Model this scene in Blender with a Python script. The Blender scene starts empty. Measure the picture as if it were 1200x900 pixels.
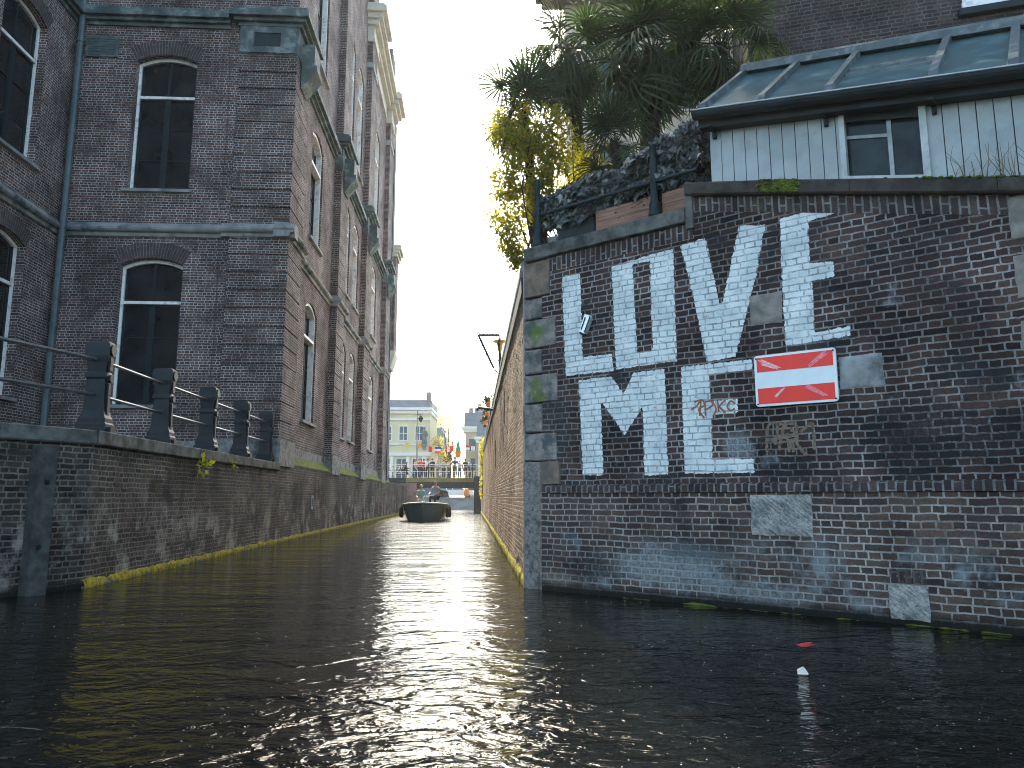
import bpy, bmesh, random
from math import *
from mathutils import Vector, Matrix, noise
import numpy as np

random.seed(7)
R = random.Random(11)
scn = bpy.context.scene
COL = scn.collection

# ------------------------------------------------------------------ camera / world / sun
CAM_H = 1.25
cam_d = bpy.data.cameras.new('camera'); cam = bpy.data.objects.new('camera', cam_d); COL.objects.link(cam)
cam_d.sensor_width = 36; cam_d.lens = 867/1200*36; cam_d.clip_start = 0.05; cam_d.clip_end = 3000
cam.location = (0, 0, CAM_H); cam.rotation_euler = (pi/2 + atan(133/867), 0, 0)
scn.camera = cam

SUN_EL, SUN_AZ = radians(42), radians(-11.5)       # azimuth from +Y, negative = to the left
w = bpy.data.worlds.new('World'); scn.world = w; w.use_nodes = True
nt = w.node_tree; bg = nt.nodes['Background']
sky = nt.nodes.new('ShaderNodeTexSky'); sky.sky_type = 'NISHITA'; sky.sun_disc = False
sky.sun_elevation = SUN_EL; sky.sun_rotation = SUN_AZ; sky.air_density = 1.0; sky.dust_density = 3.0; sky.ozone_density = 1.2
nt.links.new(sky.outputs[0], bg.inputs[0]); bg.inputs[1].default_value = 0.13
sd = bpy.data.lights.new('sun', 'SUN'); so = bpy.data.objects.new('sun', sd); COL.objects.link(so)
sd.energy = 3.2; sd.angle = radians(0.6); sd.color = (1.0, 0.90, 0.76)
sdir = Vector((sin(SUN_AZ)*cos(SUN_EL), cos(SUN_AZ)*cos(SUN_EL), sin(SUN_EL)))
so.rotation_euler = (-sdir).to_track_quat('-Z', 'Y').to_euler(); so.location = (0, 20, 60)
vs = scn.view_settings; vs.view_transform = 'Standard'; vs.look = 'None'; vs.gamma = 1.0; vs.use_curve_mapping = False
vs.exposure = 2.52
vs.use_white_balance = True; vs.white_balance_temperature = 6950; vs.white_balance_tint = 3
scn.render.engine = 'CYCLES'
cy = scn.cycles; cy.max_bounces = 7; cy.diffuse_bounces = 3; cy.glossy_bounces = 4; cy.transmission_bounces = 4; cy.transparent_max_bounces = 6
cy.filter_width = 1.0; cy.caustics_reflective = False; cy.caustics_refractive = False; cy.sample_clamp_indirect = 6
try:
    cy.use_denoising = True; cy.denoiser = 'OPENIMAGEDENOISE'; cy.denoising_input_passes = 'RGB_ALBEDO_NORMAL'
except Exception: pass

# ------------------------------------------------------------------ materials
def nmat(name):
    m = bpy.data.materials.new(name); m.use_nodes = True
    return m, m.node_tree, m.node_tree.nodes['Principled BSDF']
def nd(t, kind, **kw):
    n = t.nodes.new(kind)
    for k, v in kw.items(): setattr(n, k, v)
    return n
def val(t, sock, v):
    if hasattr(v, 'is_output'): t.links.new(v, sock)
    else: sock.default_value = v
def math_(t, op, a, b=0.0, c=None, clamp=False):
    n = nd(t, 'ShaderNodeMath', operation=op, use_clamp=clamp); val(t, n.inputs[0], a); val(t, n.inputs[1], b)
    if c is not None: val(t, n.inputs[2], c)
    return n.outputs[0]
def mix_(t, fac, a, b, bt='MIX'):
    n = nd(t, 'ShaderNodeMix', data_type='RGBA', blend_type=bt)
    val(t, n.inputs['Factor'], fac); val(t, n.inputs[6], a); val(t, n.inputs[7], b)
    return n.outputs[2]
def ramp_(t, x, a, b, lo=0.0, hi=1.0):
    n = nd(t, 'ShaderNodeMapRange', interpolation_type='SMOOTHSTEP')
    val(t, n.inputs[0], x); val(t, n.inputs[1], a); val(t, n.inputs[2], b); val(t, n.inputs[3], lo); val(t, n.inputs[4], hi)
    return n.outputs[0]
def noise_(t, vec, scale, detail=3, rough=0.55, out=0):
    n = nd(t, 'ShaderNodeTexNoise'); n.inputs['Scale'].default_value = scale; n.inputs['Detail'].default_value = detail
    n.inputs['Roughness'].default_value = rough; t.links.new(vec, n.inputs['Vector'])
    return n.outputs[out]
def vscale(t, vec, s):
    n = nd(t, 'ShaderNodeMapping'); t.links.new(vec, n.inputs[0]); n.inputs['Scale'].default_value = s
    return n.outputs[0]
def bump_(t, h, strength, dist, normal=None):
    n = nd(t, 'ShaderNodeBump'); n.inputs['Strength'].default_value = strength; n.inputs['Distance'].default_value = dist
    t.links.new(h, n.inputs['Height'])
    if normal is not None: t.links.new(normal, n.inputs['Normal'])
    return n.outputs[0]
def rgb(*c): return (c[0], c[1], c[2], 1.0)

def plain(name, col, rough=0.6, metal=0.0, var=0.25, scale=6.0, bump=0.0, spec=0.5, dirt_or_reflection=None, dscale=3.0, dthr=0.5):
    m, t, b = nmat(name)
    geo = nd(t, 'ShaderNodeNewGeometry'); P = geo.outputs['Position']
    n1 = noise_(t, P, scale, 5, 0.6)
    k = ramp_(t, n1, 0.25, 0.75, 1-var, 1+var)
    g = nd(t, 'ShaderNodeCombineColor'); [t.links.new(k, g.inputs[i]) for i in range(3)]
    c = mix_(t, 1.0, rgb(*col), g.outputs[0], 'MULTIPLY')
    if dirt_or_reflection:
        c = mix_(t, ramp_(t, noise_(t, P, dscale, 6, 0.65), dthr, dthr+0.16), c, rgb(*dirt_or_reflection))
    t.links.new(c, b.inputs['Base Color']); b.inputs['Roughness'].default_value = rough; b.inputs['Metallic'].default_value = metal
    b.inputs['Specular IOR Level'].default_value = spec if rough < 0.7 else min(spec, 0.15)
    if bump: t.links.new(bump_(t, noise_(t, P, scale*6, 5, 0.7), bump, 0.02), b.inputs['Normal'])
    return m

def brick(name, c1, c2, mortar, bw=0.235, rh=0.078, ms=0.011, stain=0.45, sscale=0.7, rough=0.88, bump=0.8, squash=0.5, moss=None, grime=None, wet=None, paint=False, white=None, warp=0.006, fade=0.75, bdist=0.012, spots=()):
    m, t, b = nmat(name)
    uv = nd(t, 'ShaderNodeUVMap').outputs[0]
    wn = nd(t, 'ShaderNodeVectorMath', operation='SCALE'); 
    wsub = nd(t, 'ShaderNodeVectorMath', operation='SUBTRACT'); t.links.new(noise_(t, uv, 2.6, 3, 0.6, 1), wsub.inputs[0]); wsub.inputs[1].default_value = (.5,.5,.5)
    t.links.new(wsub.outputs[0], wn.inputs[0]); wn.inputs[3].default_value = warp*5
    wn2 = nd(t, 'ShaderNodeVectorMath', operation='SCALE')
    ws2 = nd(t, 'ShaderNodeVectorMath', operation='SUBTRACT'); t.links.new(noise_(t, uv, 22, 2, 0.6, 1), ws2.inputs[0]); ws2.inputs[1].default_value = (.5,.5,.5)
    t.links.new(ws2.outputs[0], wn2.inputs[0]); wn2.inputs[3].default_value = warp*1.6
    ad = nd(t, 'ShaderNodeVectorMath', operation='ADD'); t.links.new(uv, ad.inputs[0]); t.links.new(wn.outputs[0], ad.inputs[1])
    ad2 = nd(t, 'ShaderNodeVectorMath', operation='ADD'); t.links.new(ad.outputs[0], ad2.inputs[0]); t.links.new(wn2.outputs[0], ad2.inputs[1])
    sp0 = nd(t, 'ShaderNodeSeparateXYZ'); t.links.new(ad2.outputs[0], sp0.inputs[0])
    row = math_(t, 'FLOOR', math_(t, 'DIVIDE', sp0.outputs[1], rh))
    rv0 = nd(t, 'ShaderNodeCombineXYZ'); t.links.new(math_(t, 'MULTIPLY', sp0.outputs[0], 1.6), rv0.inputs[0]); t.links.new(math_(t, 'MULTIPLY', row, 7.31), rv0.inputs[1])
    rn = math_(t, 'MULTIPLY', math_(t, 'SUBTRACT', noise_(t, rv0.outputs[0], 1.0, 1, 0.5), 0.5), bw*0.8)
    cx = nd(t, 'ShaderNodeCombineXYZ'); t.links.new(rn, cx.inputs[0])
    ad3 = nd(t, 'ShaderNodeVectorMath', operation='ADD'); t.links.new(ad2.outputs[0], ad3.inputs[0]); t.links.new(cx.outputs[0], ad3.inputs[1]); ad2 = ad3
    bt = nd(t, 'ShaderNodeTexBrick', offset=0.5, offset_frequency=2, squash=squash, squash_frequency=2)
    t.links.new(ad2.outputs[0], bt.inputs['Vector'])
    bt.inputs['Color1'].default_value = rgb(*c1); bt.inputs['Color2'].default_value = rgb(*c2); bt.inputs['Mortar'].default_value = rgb(*mortar)
    for k, v in (('Scale', 1.0), ('Mortar Size', ms), ('Mortar Smooth', 0.35), ('Bias', 0.0), ('Brick Width', bw), ('Row Height', rh)): bt.inputs[k].default_value = v
    col, fac = bt.outputs['Color'], bt.outputs['Fac']
    soot = math_(t, 'MULTIPLY', fac, ramp_(t, noise_(t, uv, 1.7, 6, 0.7), 0.42, 0.68, 0.0, fade))
    col = mix_(t, soot, col, rgb(*[0.5*(x+y) for x, y in zip(c1, c2)]))
    big = noise_(t, uv, sscale, 5, 0.62); fine = noise_(t, uv, 38, 4, 0.7)
    k = math_(t, 'MULTIPLY', ramp_(t, big, 0.3, 0.72, 1-stain, 1+stain*0.8), ramp_(t, fine, 0.25, 0.75, 0.72, 1.28))
    g = nd(t, 'ShaderNodeCombineColor'); [t.links.new(k, g.inputs[i]) for i in range(3)]
    col = mix_(t, 1.0, col, g.outputs[0], 'MULTIPLY')
    sep = nd(t, 'ShaderNodeSeparateXYZ'); t.links.new(uv, sep.inputs[0]); Z = sep.outputs[1]
    if white:   # lime bloom / efflorescence
        wv = noise_(t, vscale(t, uv, (1.0, 0.8, 1)), white[1], 7, 0.7)
        f = math_(t, 'MULTIPLY', ramp_(t, wv, white[2], white[2]+0.14), white[3])
        if len(white) > 4: f = math_(t, 'MULTIPLY', f, ramp_(t, Z, white[4], white[4]-white[5]))
        col = mix_(t, f, col, rgb(*white[0]))
    if grime:   # black soot blotches
        gv = noise_(t, vscale(t, uv, (1.0, 1.3, 1)), grime[1], 6, 0.68)
        col = mix_(t, math_(t, 'MULTIPLY', ramp_(t, gv, grime[2], grime[2]+0.12), grime[3]), col, rgb(*grime[0]))
    for (cu, cz, ru, rz, sc_, st_) in spots:
        col = mix_(t, math_(t, 'MULTIPLY', spot_(t, uv, cu, cz, ru, rz), st_), col, rgb(*sc_))
    if paint:
        at = nd(t, 'ShaderNodeAttribute', attribute_name='paint_sdf'); s = at.outputs['Fac']
        edge = math_(t, 'ADD', s, math_(t, 'MULTIPLY', math_(t, 'SUBTRACT', noise_(t, uv, 11, 6, 0.75), 0.5), 0.085))
        edge = math_(t, 'SUBTRACT', edge, math_(t, 'MULTIPLY', fac, 0.010))
        pm = ramp_(t, edge, -0.003, 0.004)
        wear = ramp_(t, noise_(t, uv, 7.0, 8, 0.78), 0.605, 0.67)           # flaked patches
        wear2 = math_(t, 'MULTIPLY', ramp_(t, noise_(t, uv, 30, 4, 0.7), 0.52, 0.66), math_(t, 'MULTIPLY', fac, 0.75))
        pm = math_(t, 'MULTIPLY', pm, math_(t, 'SUBTRACT', 1.0, math_(t, 'MAXIMUM', math_(t, 'MULTIPLY', wear, 0.9), wear2)))
        pv = ramp_(t, noise_(t, uv, 3.0, 6, 0.7), 0.3, 0.7, 0.0, 1.0)
        pc = mix_(t, pv, rgb(0.46, 0.54, 0.55), rgb(0.76, 0.81, 0.80))
        pc = mix_(t, ramp_(t, noise_(t, uv, 12, 6, 0.75), 0.56, 0.66, 0, 0.45), pc, rgb(0.34, 0.38, 0.38))
        pc = mix_(t, math_(t, 'MULTIPLY', fac, ramp_(t, noise_(t, uv, 5, 5, 0.7), 0.35, 0.65, 0.08, 0.8)), pc, rgb(0.16, 0.19, 0.20))  # shadow of the brick joints painted into the letters, along with cracks
        pc = mix_(t, ramp_(t, noise_(t, uv, 4.5, 7, 0.75), 0.60, 0.70, 0, 0.5), pc, rgb(0.42, 0.36, 0.31))
        col = mix_(t, pm, col, pc)
    if moss:
        mv = noise_(t, uv, moss[1], 6, 0.7)
        f = ramp_(t, mv, moss[2], moss[2]+0.1)
        if len(moss) > 3: f = math_(t, 'MULTIPLY', f, ramp_(t, Z, moss[3], moss[4]))
        col = mix_(t, f, col, rgb(*moss[0]))
    if wet:     # algae-black band above the water
        f = ramp_(t, math_(t, 'ADD', Z, math_(t, 'MULTIPLY', math_(t, 'SUBTRACT', noise_(t, uv, 5, 5, 0.7), 0.5), wet[1])), wet[0]+0.06, wet[0]-0.06)
        col = mix_(t, f, col, rgb(0.012, 0.014, 0.012))
    t.links.new(col, b.inputs['Base Color']); b.inputs['Roughness'].default_value = rough; b.inputs['Specular IOR Level'].default_value = 0.12
    h = math_(t, 'ADD', math_(t, 'MULTIPLY', math_(t, 'SUBTRACT', 1.0, fac), 1.0), math_(t, 'MULTIPLY', noise_(t, uv, 30, 6, 0.75), 0.7))
    t.links.new(bump_(t, h, bump, bdist), b.inputs['Normal'])
    return m

def spot_(t, uv, cu, cz, ru, rz, nscale=4.0, namp=0.9):
    mp = nd(t, 'ShaderNodeMapping'); t.links.new(uv, mp.inputs[0]); mp.inputs['Location'].default_value = (-cu/ru, -cz/rz, 0); mp.inputs['Scale'].default_value = (1/ru, 1/rz, 0)
    ln = nd(t, 'ShaderNodeVectorMath', operation='LENGTH'); t.links.new(mp.outputs[0], ln.inputs[0])
    d = math_(t, 'ADD', ln.outputs['Value'], math_(t, 'MULTIPLY', math_(t, 'SUBTRACT', noise_(t, uv, nscale, 7, 0.72), 0.5), namp*2.4))
    brk = ramp_(t, noise_(t, uv, 26, 6, 0.75), 0.36, 0.62, 0.25, 1.0)
    return math_(t, 'MULTIPLY', ramp_(t, d, 1.05, 0.35), brk)
def leafmat(name, cols, rough=0.45, trans=0.35, spec=0.4):
    m, t, b = nmat(name)
    geo = nd(t, 'ShaderNodeNewGeometry')
    cr = nd(t, 'ShaderNodeValToRGB'); t.links.new(geo.outputs['Random Per Island'], cr.inputs[0])
    el = cr.color_ramp.elements
    while len(el) < len(cols): el.new(0.5)
    for i, c in enumerate(cols): el[i].position = i/(max(1, len(cols)-1)); el[i].color = rgb(*c)
    t.links.new(cr.outputs[0], b.inputs['Base Color']); b.inputs['Roughness'].default_value = rough; b.inputs['Specular IOR Level'].default_value = spec
    if trans:
        tr = nd(t, 'ShaderNodeBsdfTranslucent'); mx = nd(t, 'ShaderNodeMixShader'); mx.inputs[0].default_value = trans
        g = mix_(t, 1.0, cr.outputs[0], rgb(1.6, 1.7, 0.8), 'MULTIPLY'); t.links.new(g, tr.inputs[0])
        out = t.nodes['Material Output']; t.links.new(b.outputs[0], mx.inputs[1]); t.links.new(tr.outputs[0], mx.inputs[2]); t.links.new(mx.outputs[0], out.inputs[0])
    return m

M = {}
M['brick_main'] = brick('old_brick', (0.135, 0.090, 0.080), (0.055, 0.041, 0.041), (0.44, 0.405, 0.385), stain=0.45, sscale=0.45, ms=0.0115, fade=0.9)
M['brick_pier'] = brick('pier_brick', (0.115, 0.080, 0.070), (0.052, 0.040, 0.040), (0.40, 0.375, 0.36), stain=0.4, sscale=0.6, ms=0.0115, fade=0.9)
M['brick_arch'] = brick('arch_brick', (0.10, 0.075, 0.07), (0.07, 0.055, 0.055), (0.18, 0.175, 0.175), bw=0.6, rh=0.078, squash=1.0)
M['brick_love'] = brick('mural_brick', (0.080, 0.051, 0.043), (0.024, 0.018, 0.018), (0.26, 0.265, 0.26), ms=0.0105, stain=0.5, sscale=0.8, warp=0.009,
                        grime=((0.018, 0.024, 0.030), 0.85, 0.53, 0.75), paint=True, white=((0.26, 0.30, 0.32), 2.4, 0.60, 0.55), spots=((5.2, 1.85, 1.2, 0.45, (0.013, 0.018, 0.022), 0.85), (3.7, 1.55, 0.5, 0.14, (0.012, 0.02, 0.026), 0.8), (5.0, 3.9, 0.8, 0.5, (0.016, 0.018, 0.022), 0.6), (3.15, 1.85, 0.25, 0.2, (0.30, 0.34, 0.36), 0.7), (0.45, 2.2, 0.4, 1.0, (0.05, 0.07, 0.075), 0.5)))
M['brick_low'] = brick('lower_brick', (0.100, 0.071, 0.057), (0.042, 0.032, 0.029), (0.33, 0.32, 0.30), ms=0.0105, warp=0.008, stain=0.4, sscale=0.8,
                       white=((0.22, 0.27, 0.29), 1.3, 0.50, 0.75, 0.95, 0.5), grime=((0.014, 0.020, 0.024), 0.95, 0.57, 0.85), wet=(0.10, 0.10), spots=((2.2, 0.42, 1.1, 0.34, (0.25, 0.30, 0.31), 0.75), (3.3, 0.2, 0.8, 0.2, (0.22, 0.26, 0.27), 0.7), (1.1, 0.32, 0.5, 0.24, (0.010, 0.016, 0.019), 0.92), (2.6, 0.62, 0.5, 0.16, (0.02, 0.03, 0.034), 0.7), (0.6, 0.15, 0.4, 0.15, (0.26, 0.24, 0.2), 0.6)))
M['brick_soldier'] = brick('soldier_brick', (0.072, 0.052, 0.047), (0.030, 0.024, 0.026), (0.19, 0.20, 0.20), bw=0.235, rh=0.082, ms=0.0125, squash=1.0, stain=0.4, sscale=2,
                           moss=((0.10, 0.10, 0.02), 3.0, 0.62))
M['brick_alley'] = brick('alley_brick', (0.25, 0.150, 0.100), (0.095, 0.063, 0.050), (0.29, 0.23, 0.18), stain=0.55, sscale=0.5, bump=0.8, bdist=0.03, ms=0.012, rh=0.07, bw=0.21)
M['brick_quay'] = brick('quay_brick', (0.085, 0.066, 0.054), (0.024, 0.021, 0.021), (0.20, 0.19, 0.165), ms=0.013, stain=0.65, sscale=0.45, warp=0.009, bump=1.0,
                        white=((0.34, 0.32, 0.28), 1.3, 0.48, 0.75, 1.7, 1.2), moss=((0.085, 0.09, 0.02), 1.0, 0.57, 1.0, 2.0), wet=(0.10, 0.2), grime=((0.008, 0.010, 0.012), 0.42, 0.50, 0.9))
M['brick_dark'] = brick('sooty_brick', (0.072, 0.054, 0.048), (0.036, 0.03, 0.03), (0.11, 0.105, 0.10), stain=0.45, sscale=1.0, rh=0.07)
M['stone_grey'] = plain('grey_stone', (0.25, 0.27, 0.27), 0.85, var=0.35, scale=2.5, bump=0.3, dirt_or_reflection=(0.09, 0.10, 0.10), dscale=1.5)
M['stone_trim'] = plain('trim_stone', (0.24, 0.25, 0.245), 0.8, var=0.35, scale=1.6, bump=0.2, dirt_or_reflection=(0.06, 0.085, 0.09), dscale=1.2)
M['stone_green'] = plain('green_stone', (0.085, 0.115, 0.115), 0.75, var=0.4, scale=2.2, bump=0.2, dirt_or_reflection=(0.20, 0.24, 0.23), dscale=2.2)
M['stone_cream'] = plain('cream_stone', (0.52, 0.50, 0.43), 0.8, var=0.15, scale=1.2)
M['granite'] = plain('granite', (0.22, 0.225, 0.22), 0.85, var=0.4, scale=9, bump=0.5, dirt_or_reflection=(0.07, 0.075, 0.07), dscale=2.0)
M['coping'] = plain('old_coping', (0.10, 0.105, 0.096), 0.9, var=0.5, scale=5, bump=0.6, dirt_or_reflection=(0.035, 0.04, 0.04), dscale=2.0)
M['coping_moss'] = plain('mossy_coping', (0.05, 0.046, 0.04), 0.9, var=0.5, scale=5, bump=0.6, dirt_or_reflection=(0.028, 0.03, 0.028), dscale=1.6)
M['render'] = plain('rough_cast', (0.25, 0.24, 0.22), 0.95, var=0.45, scale=22, bump=1.0, dirt_or_reflection=(0.10, 0.11, 0.11), dscale=9)
def quoin_mat(name, spots):
    m = plain(name, (0.215, 0.20, 0.18), 0.9, var=0.45, scale=5, bump=0.8, dirt_or_reflection=(0.07, 0.09, 0.092), dscale=4.2, dthr=0.46)
    t = m.node_tree; b = t.nodes['Principled BSDF']; uv = nd(t, 'ShaderNodeUVMap').outputs[0]
    lk = b.inputs['Base Color'].links[0]; col = lk.from_socket
    for (cu, cz, ru, rz, c) in spots: col = mix_(t, spot_(t, uv, cu, cz, ru, rz, 9, 0.6), col, rgb(*c))
    t.links.new(col, b.inputs['Base Color']); return m
M['quoin'] = quoin_mat('quoin_stone', [])
M['quoin_moss'] = quoin_mat('mossy_quoin_stone', [(0.20, 3.60, 0.17, 0.20, (0.11, 0.17, 0.02)), (0.19, 2.82, 0.13, 0.20, (0.10, 0.15, 0.02)), (0.26, 2.66, 0.18, 0.09, (0.12, 0.15, 0.02))])
M['quoin_rust'] = plain('rusty_quoin_stone', (0.17, 0.13, 0.10), 0.9, var=0.4, scale=5, bump=0.5, dirt_or_reflection=(0.10, 0.10, 0.09), dscale=3.0)
def chisel(name, lo, hi):
    m, t, b = nmat(name); uv = nd(t, 'ShaderNodeUVMap').outputs[0]
    mr = nd(t, 'ShaderNodeMapping'); t.links.new(uv, mr.inputs[0]); mr.inputs['Rotation'].default_value = (0, 0, radians(40)); mp = nd(t, 'ShaderNodeMapping'); t.links.new(mr.outputs[0], mp.inputs[0]); mp.inputs['Scale'].default_value = (3.5, 15, 1)
    n1 = noise_(t, mp.outputs[0], 2.0, 5, 0.7); n2 = noise_(t, uv, 5.0, 6, 0.7); n3 = noise_(t, uv, 40, 4, 0.7)
    h = math_(t, 'ADD', math_(t, 'MULTIPLY', n1, 0.6), math_(t, 'ADD', math_(t, 'MULTIPLY', n2, 0.5), math_(t, 'MULTIPLY', n3, 0.25)))
    t.links.new(mix_(t, ramp_(t, h, 0.5, 0.85), rgb(*lo), rgb(*hi)), b.inputs['Base Color']); b.inputs['Roughness'].default_value = 0.9
    t.links.new(bump_(t, h, 1.0, 0.05), b.inputs['Normal']); return m
M['patch_stone'] = chisel('chiselled_stone', (0.07, 0.095, 0.10), (0.46, 0.45, 0.41))
M['patch_tan'] = plain('tan_stone', (0.22, 0.205, 0.18), 0.9, var=0.3, scale=6, bump=0.5, dirt_or_reflection=(0.15, 0.15, 0.14), dscale=4.0)
M['white_frame'] = plain('white_frame_paint', (0.80, 0.80, 0.77), 0.5, var=0.08, scale=4, dirt_or_reflection=(0.5, 0.5, 0.47), dscale=5)
M['sash'] = plain('dark_sash_paint', (0.010, 0.022, 0.026), 0.45, var=0.2, spec=0.15)
M['glass'] = plain('dark_glass', (0.010, 0.013, 0.015), 0.04, var=0.3, scale=0.8, spec=0.4, dirt_or_reflection=(0.022, 0.026, 0.028), dscale=0.8)  # paler patches paint in reflections and the dim interior behind the panes
M['iron'] = plain('black_iron', (0.008, 0.012, 0.015), 0.5, var=0.3, scale=12, bump=0.1, spec=0.25)
M['steel_rail'] = plain('worn_rail', (0.10, 0.115, 0.12), 0.32, 0.6, var=0.3, scale=8)
M['pipe'] = plain('grey_green_pipe', (0.065, 0.10, 0.105), 0.5, var=0.25, scale=3)
M['pavement'] = plain('pavement', (0.10, 0.095, 0.09), 0.9, var=0.3, scale=4)
M['ground'] = plain('ground', (0.12, 0.115, 0.10), 0.95, var=0.3, scale=0.4)
M['moss'] = plain('yellow_moss', (0.23, 0.19, 0.02), 0.95, var=0.6, scale=14, bump=1.0, dirt_or_reflection=(0.075, 0.085, 0.018), dscale=4.5)
M['moss_green'] = plain('green_moss', (0.10, 0.13, 0.022), 0.95, var=0.5, scale=9, bump=0.8, dirt_or_reflection=(0.05, 0.05, 0.03), dscale=5)
M['old_wood'] = plain('weathered_wood', (0.055, 0.062, 0.06), 0.85, var=0.45, scale=7, bump=0.5, dirt_or_reflection=(0.035, 0.04, 0.04), dscale=3)
M['black'] = plain('black', (0.01, 0.01, 0.011), 0.6)
M['red_sign'] = plain('sign_red', (0.78, 0.018, 0.006), 0.4, var=0.06, scale=3)
M['white_sign'] = plain('sign_white', (0.66, 0.74, 0.76), 0.4, var=0.06, scale=5)
M['pink'] = plain('scratched_pink', (0.80, 0.20, 0.24), 0.5, var=0.3, scale=30)
M['pale_pink'] = plain('scratched_pale_pink', (0.82, 0.45, 0.46), 0.5, var=0.3, scale=30)
M['tag_brown'] = plain('brown_spray', (0.27, 0.12, 0.075), 0.8, var=0.25, scale=20)
M['tag_tan'] = plain('faded_tan_spray', (0.165, 0.125, 0.095), 0.9, var=0.5, scale=30)
M['tin'] = plain('tin', (0.55, 0.66, 0.70), 0.3, 0.4, var=0.35, scale=25)
M['terracotta_wood'] = None
M['planks'] = plain('painted_planks', (0.30, 0.345, 0.35), 0.6, var=0.16, scale=2.0, dirt_or_reflection=(0.25, 0.30, 0.31), dscale=2.5)
M['plank_gap'] = plain('plank_shadow_gap', (0.05, 0.06, 0.065), 0.8)
M['roof_felt'] = plain('roof_felt', (0.028, 0.075, 0.085), 0.3, var=0.35, scale=2.5, dirt_or_reflection=(0.065, 0.13, 0.14), dscale=2.5, spec=0.6)
M['gutter'] = plain('dark_gutter', (0.012, 0.024, 0.028), 0.5, var=0.3, scale=4, spec=0.15)
M['gutter_lip_highlight'] = plain('gutter_lip_highlight', (0.30, 0.34, 0.34), 0.4, 0.3)  # pale tone is the highlight along the gutter edge, put into the colour
M['batten'] = plain('batten', (0.05, 0.075, 0.08), 0.4, var=0.4, scale=6, dirt_or_reflection=(0.15, 0.18, 0.18), dscale=5)
M['boat_hull'] = plain('boat_hull', (0.03, 0.12, 0.16), 0.25, var=0.15, scale=2, spec=0.6)
M['boat_rail'] = plain('boat_gunwale', (0.32, 0.34, 0.34), 0.5)
M['skin'] = plain('skin', (0.50, 0.29, 0.21), 0.55, var=0.05)
M['cream_wall'] = plain('cream_wall', (0.62, 0.56, 0.36), 0.85, var=0.06, scale=0.6)
M['cream_pink'] = plain('cream_plaster', (0.74, 0.62, 0.50), 0.85, var=0.15, scale=0.9)
M['white_trim'] = plain('white_trim', (0.72, 0.71, 0.66), 0.7, var=0.06)
M['slate'] = plain('slate', (0.10, 0.12, 0.135), 0.6, var=0.2, scale=1.2)
M['blue_paint'] = plain('blue_paint', (0.045, 0.12, 0.17), 0.5, var=0.2, scale=0.8)
M['far_brick'] = plain('far_brick', (0.26, 0.20, 0.17), 0.9, var=0.2, scale=0.8)
M['beige_wall'] = plain('beige_wall', (0.55, 0.49, 0.35), 0.85, var=0.08)
M['blue_glass'] = plain('bluish_glass', (0.06, 0.12, 0.15), 0.1, var=0.3, scale=0.7)
M['shed_frame'] = plain('shed_frame_paint', (0.42, 0.46, 0.46), 0.6, dirt_or_reflection=(0.28, 0.32, 0.32))
M['shed_sash'] = plain('grey_sash_paint', (0.27, 0.31, 0.32), 0.6)
M['shed_glass'] = plain('shed_glass', (0.014, 0.026, 0.028), 0.08, var=0.6, scale=4, spec=0.2)
M['bridge_fascia'] = plain('bridge_fascia', (0.23, 0.21, 0.07), 0.8, var=0.25, scale=2)
M['bridge_dark'] = plain('bridge_dark', (0.035, 0.045, 0.05), 0.7, var=0.3)
M['pier_pink'] = plain('abutment_brick', (0.28, 0.19, 0.16), 0.9, var=0.25, scale=3)
M['far_quay'] = plain('far_quay_stone', (0.24, 0.25, 0.25), 0.9, var=0.35, scale=0.9)
M['brass'] = plain('brass_lantern', (0.48, 0.33, 0.08), 0.4, 0.2, var=0.2)
M['orange'] = plain('orange_cloth', (0.55, 0.19, 0.05), 0.7, var=0.15)
M['ivy'] = leafmat('ivy_leaf', [(0.006, 0.012, 0.012), (0.010, 0.018, 0.017), (0.016, 0.026, 0.024), (0.04, 0.055, 0.05), (0.20, 0.225, 0.21)], 0.42, 0.04, 0.5)  # palest ramp colour paints the sky's sheen onto some of the leaves
M['palm'] = leafmat('palm_leaf', [(0.007, 0.014, 0.013), (0.016, 0.029, 0.021), (0.042, 0.072, 0.022)], 0.42, 0.24, 0.3)
M['shrub'] = leafmat('yellowing_leaf', [(0.07, 0.11, 0.025), (0.18, 0.17, 0.025), (0.32, 0.24, 0.025), (0.10, 0.13, 0.03), (0.30, 0.20, 0.025)], 0.5, 0.62)
M['autumn'] = leafmat('autumn_leaf', [(0.30, 0.22, 0.03), (0.40, 0.30, 0.05), (0.24, 0.22, 0.05)], 0.6, 0.5)
M['weed'] = leafmat('weed_leaf', [(0.16, 0.20, 0.03), (0.30, 0.27, 0.03), (0.10, 0.15, 0.03)], 0.5, 0.4)
M['vine_yellow'] = leafmat('yellow_vine_leaf', [(0.26, 0.18, 0.03), (0.20, 0.17, 0.03), (0.11, 0.11, 0.03)], 0.6, 0.4)
M['bark'] = plain('bark', (0.055, 0.042, 0.034), 0.95, var=0.5, scale=12, bump=1.0)
M['palm_fibre'] = plain('palm_fibre', (0.035, 0.028, 0.022), 0.98, var=0.6, scale=20, bump=1.0)
M['dry_grass'] = plain('dry_grass', (0.17, 0.13, 0.08), 0.8)

def wood_mat():
    m, t, b = nmat('planter_wood')
    P = nd(t, 'ShaderNodeUVMap').outputs[0]
    n = noise_(t, vscale(t, P, (1.2, 26, 1)), 2.0, 6, 0.65)
    c = mix_(t, ramp_(t, n, 0.3, 0.7), rgb(0.12, 0.055, 0.035), rgb(0.30, 0.17, 0.11))
    t.links.new(c, b.inputs['Base Color']); b.inputs['Roughness'].default_value = 0.75
    t.links.new(bump_(t, n, 0.4, 0.01), b.inputs['Normal']); return m
M['planter'] = wood_mat()

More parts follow.
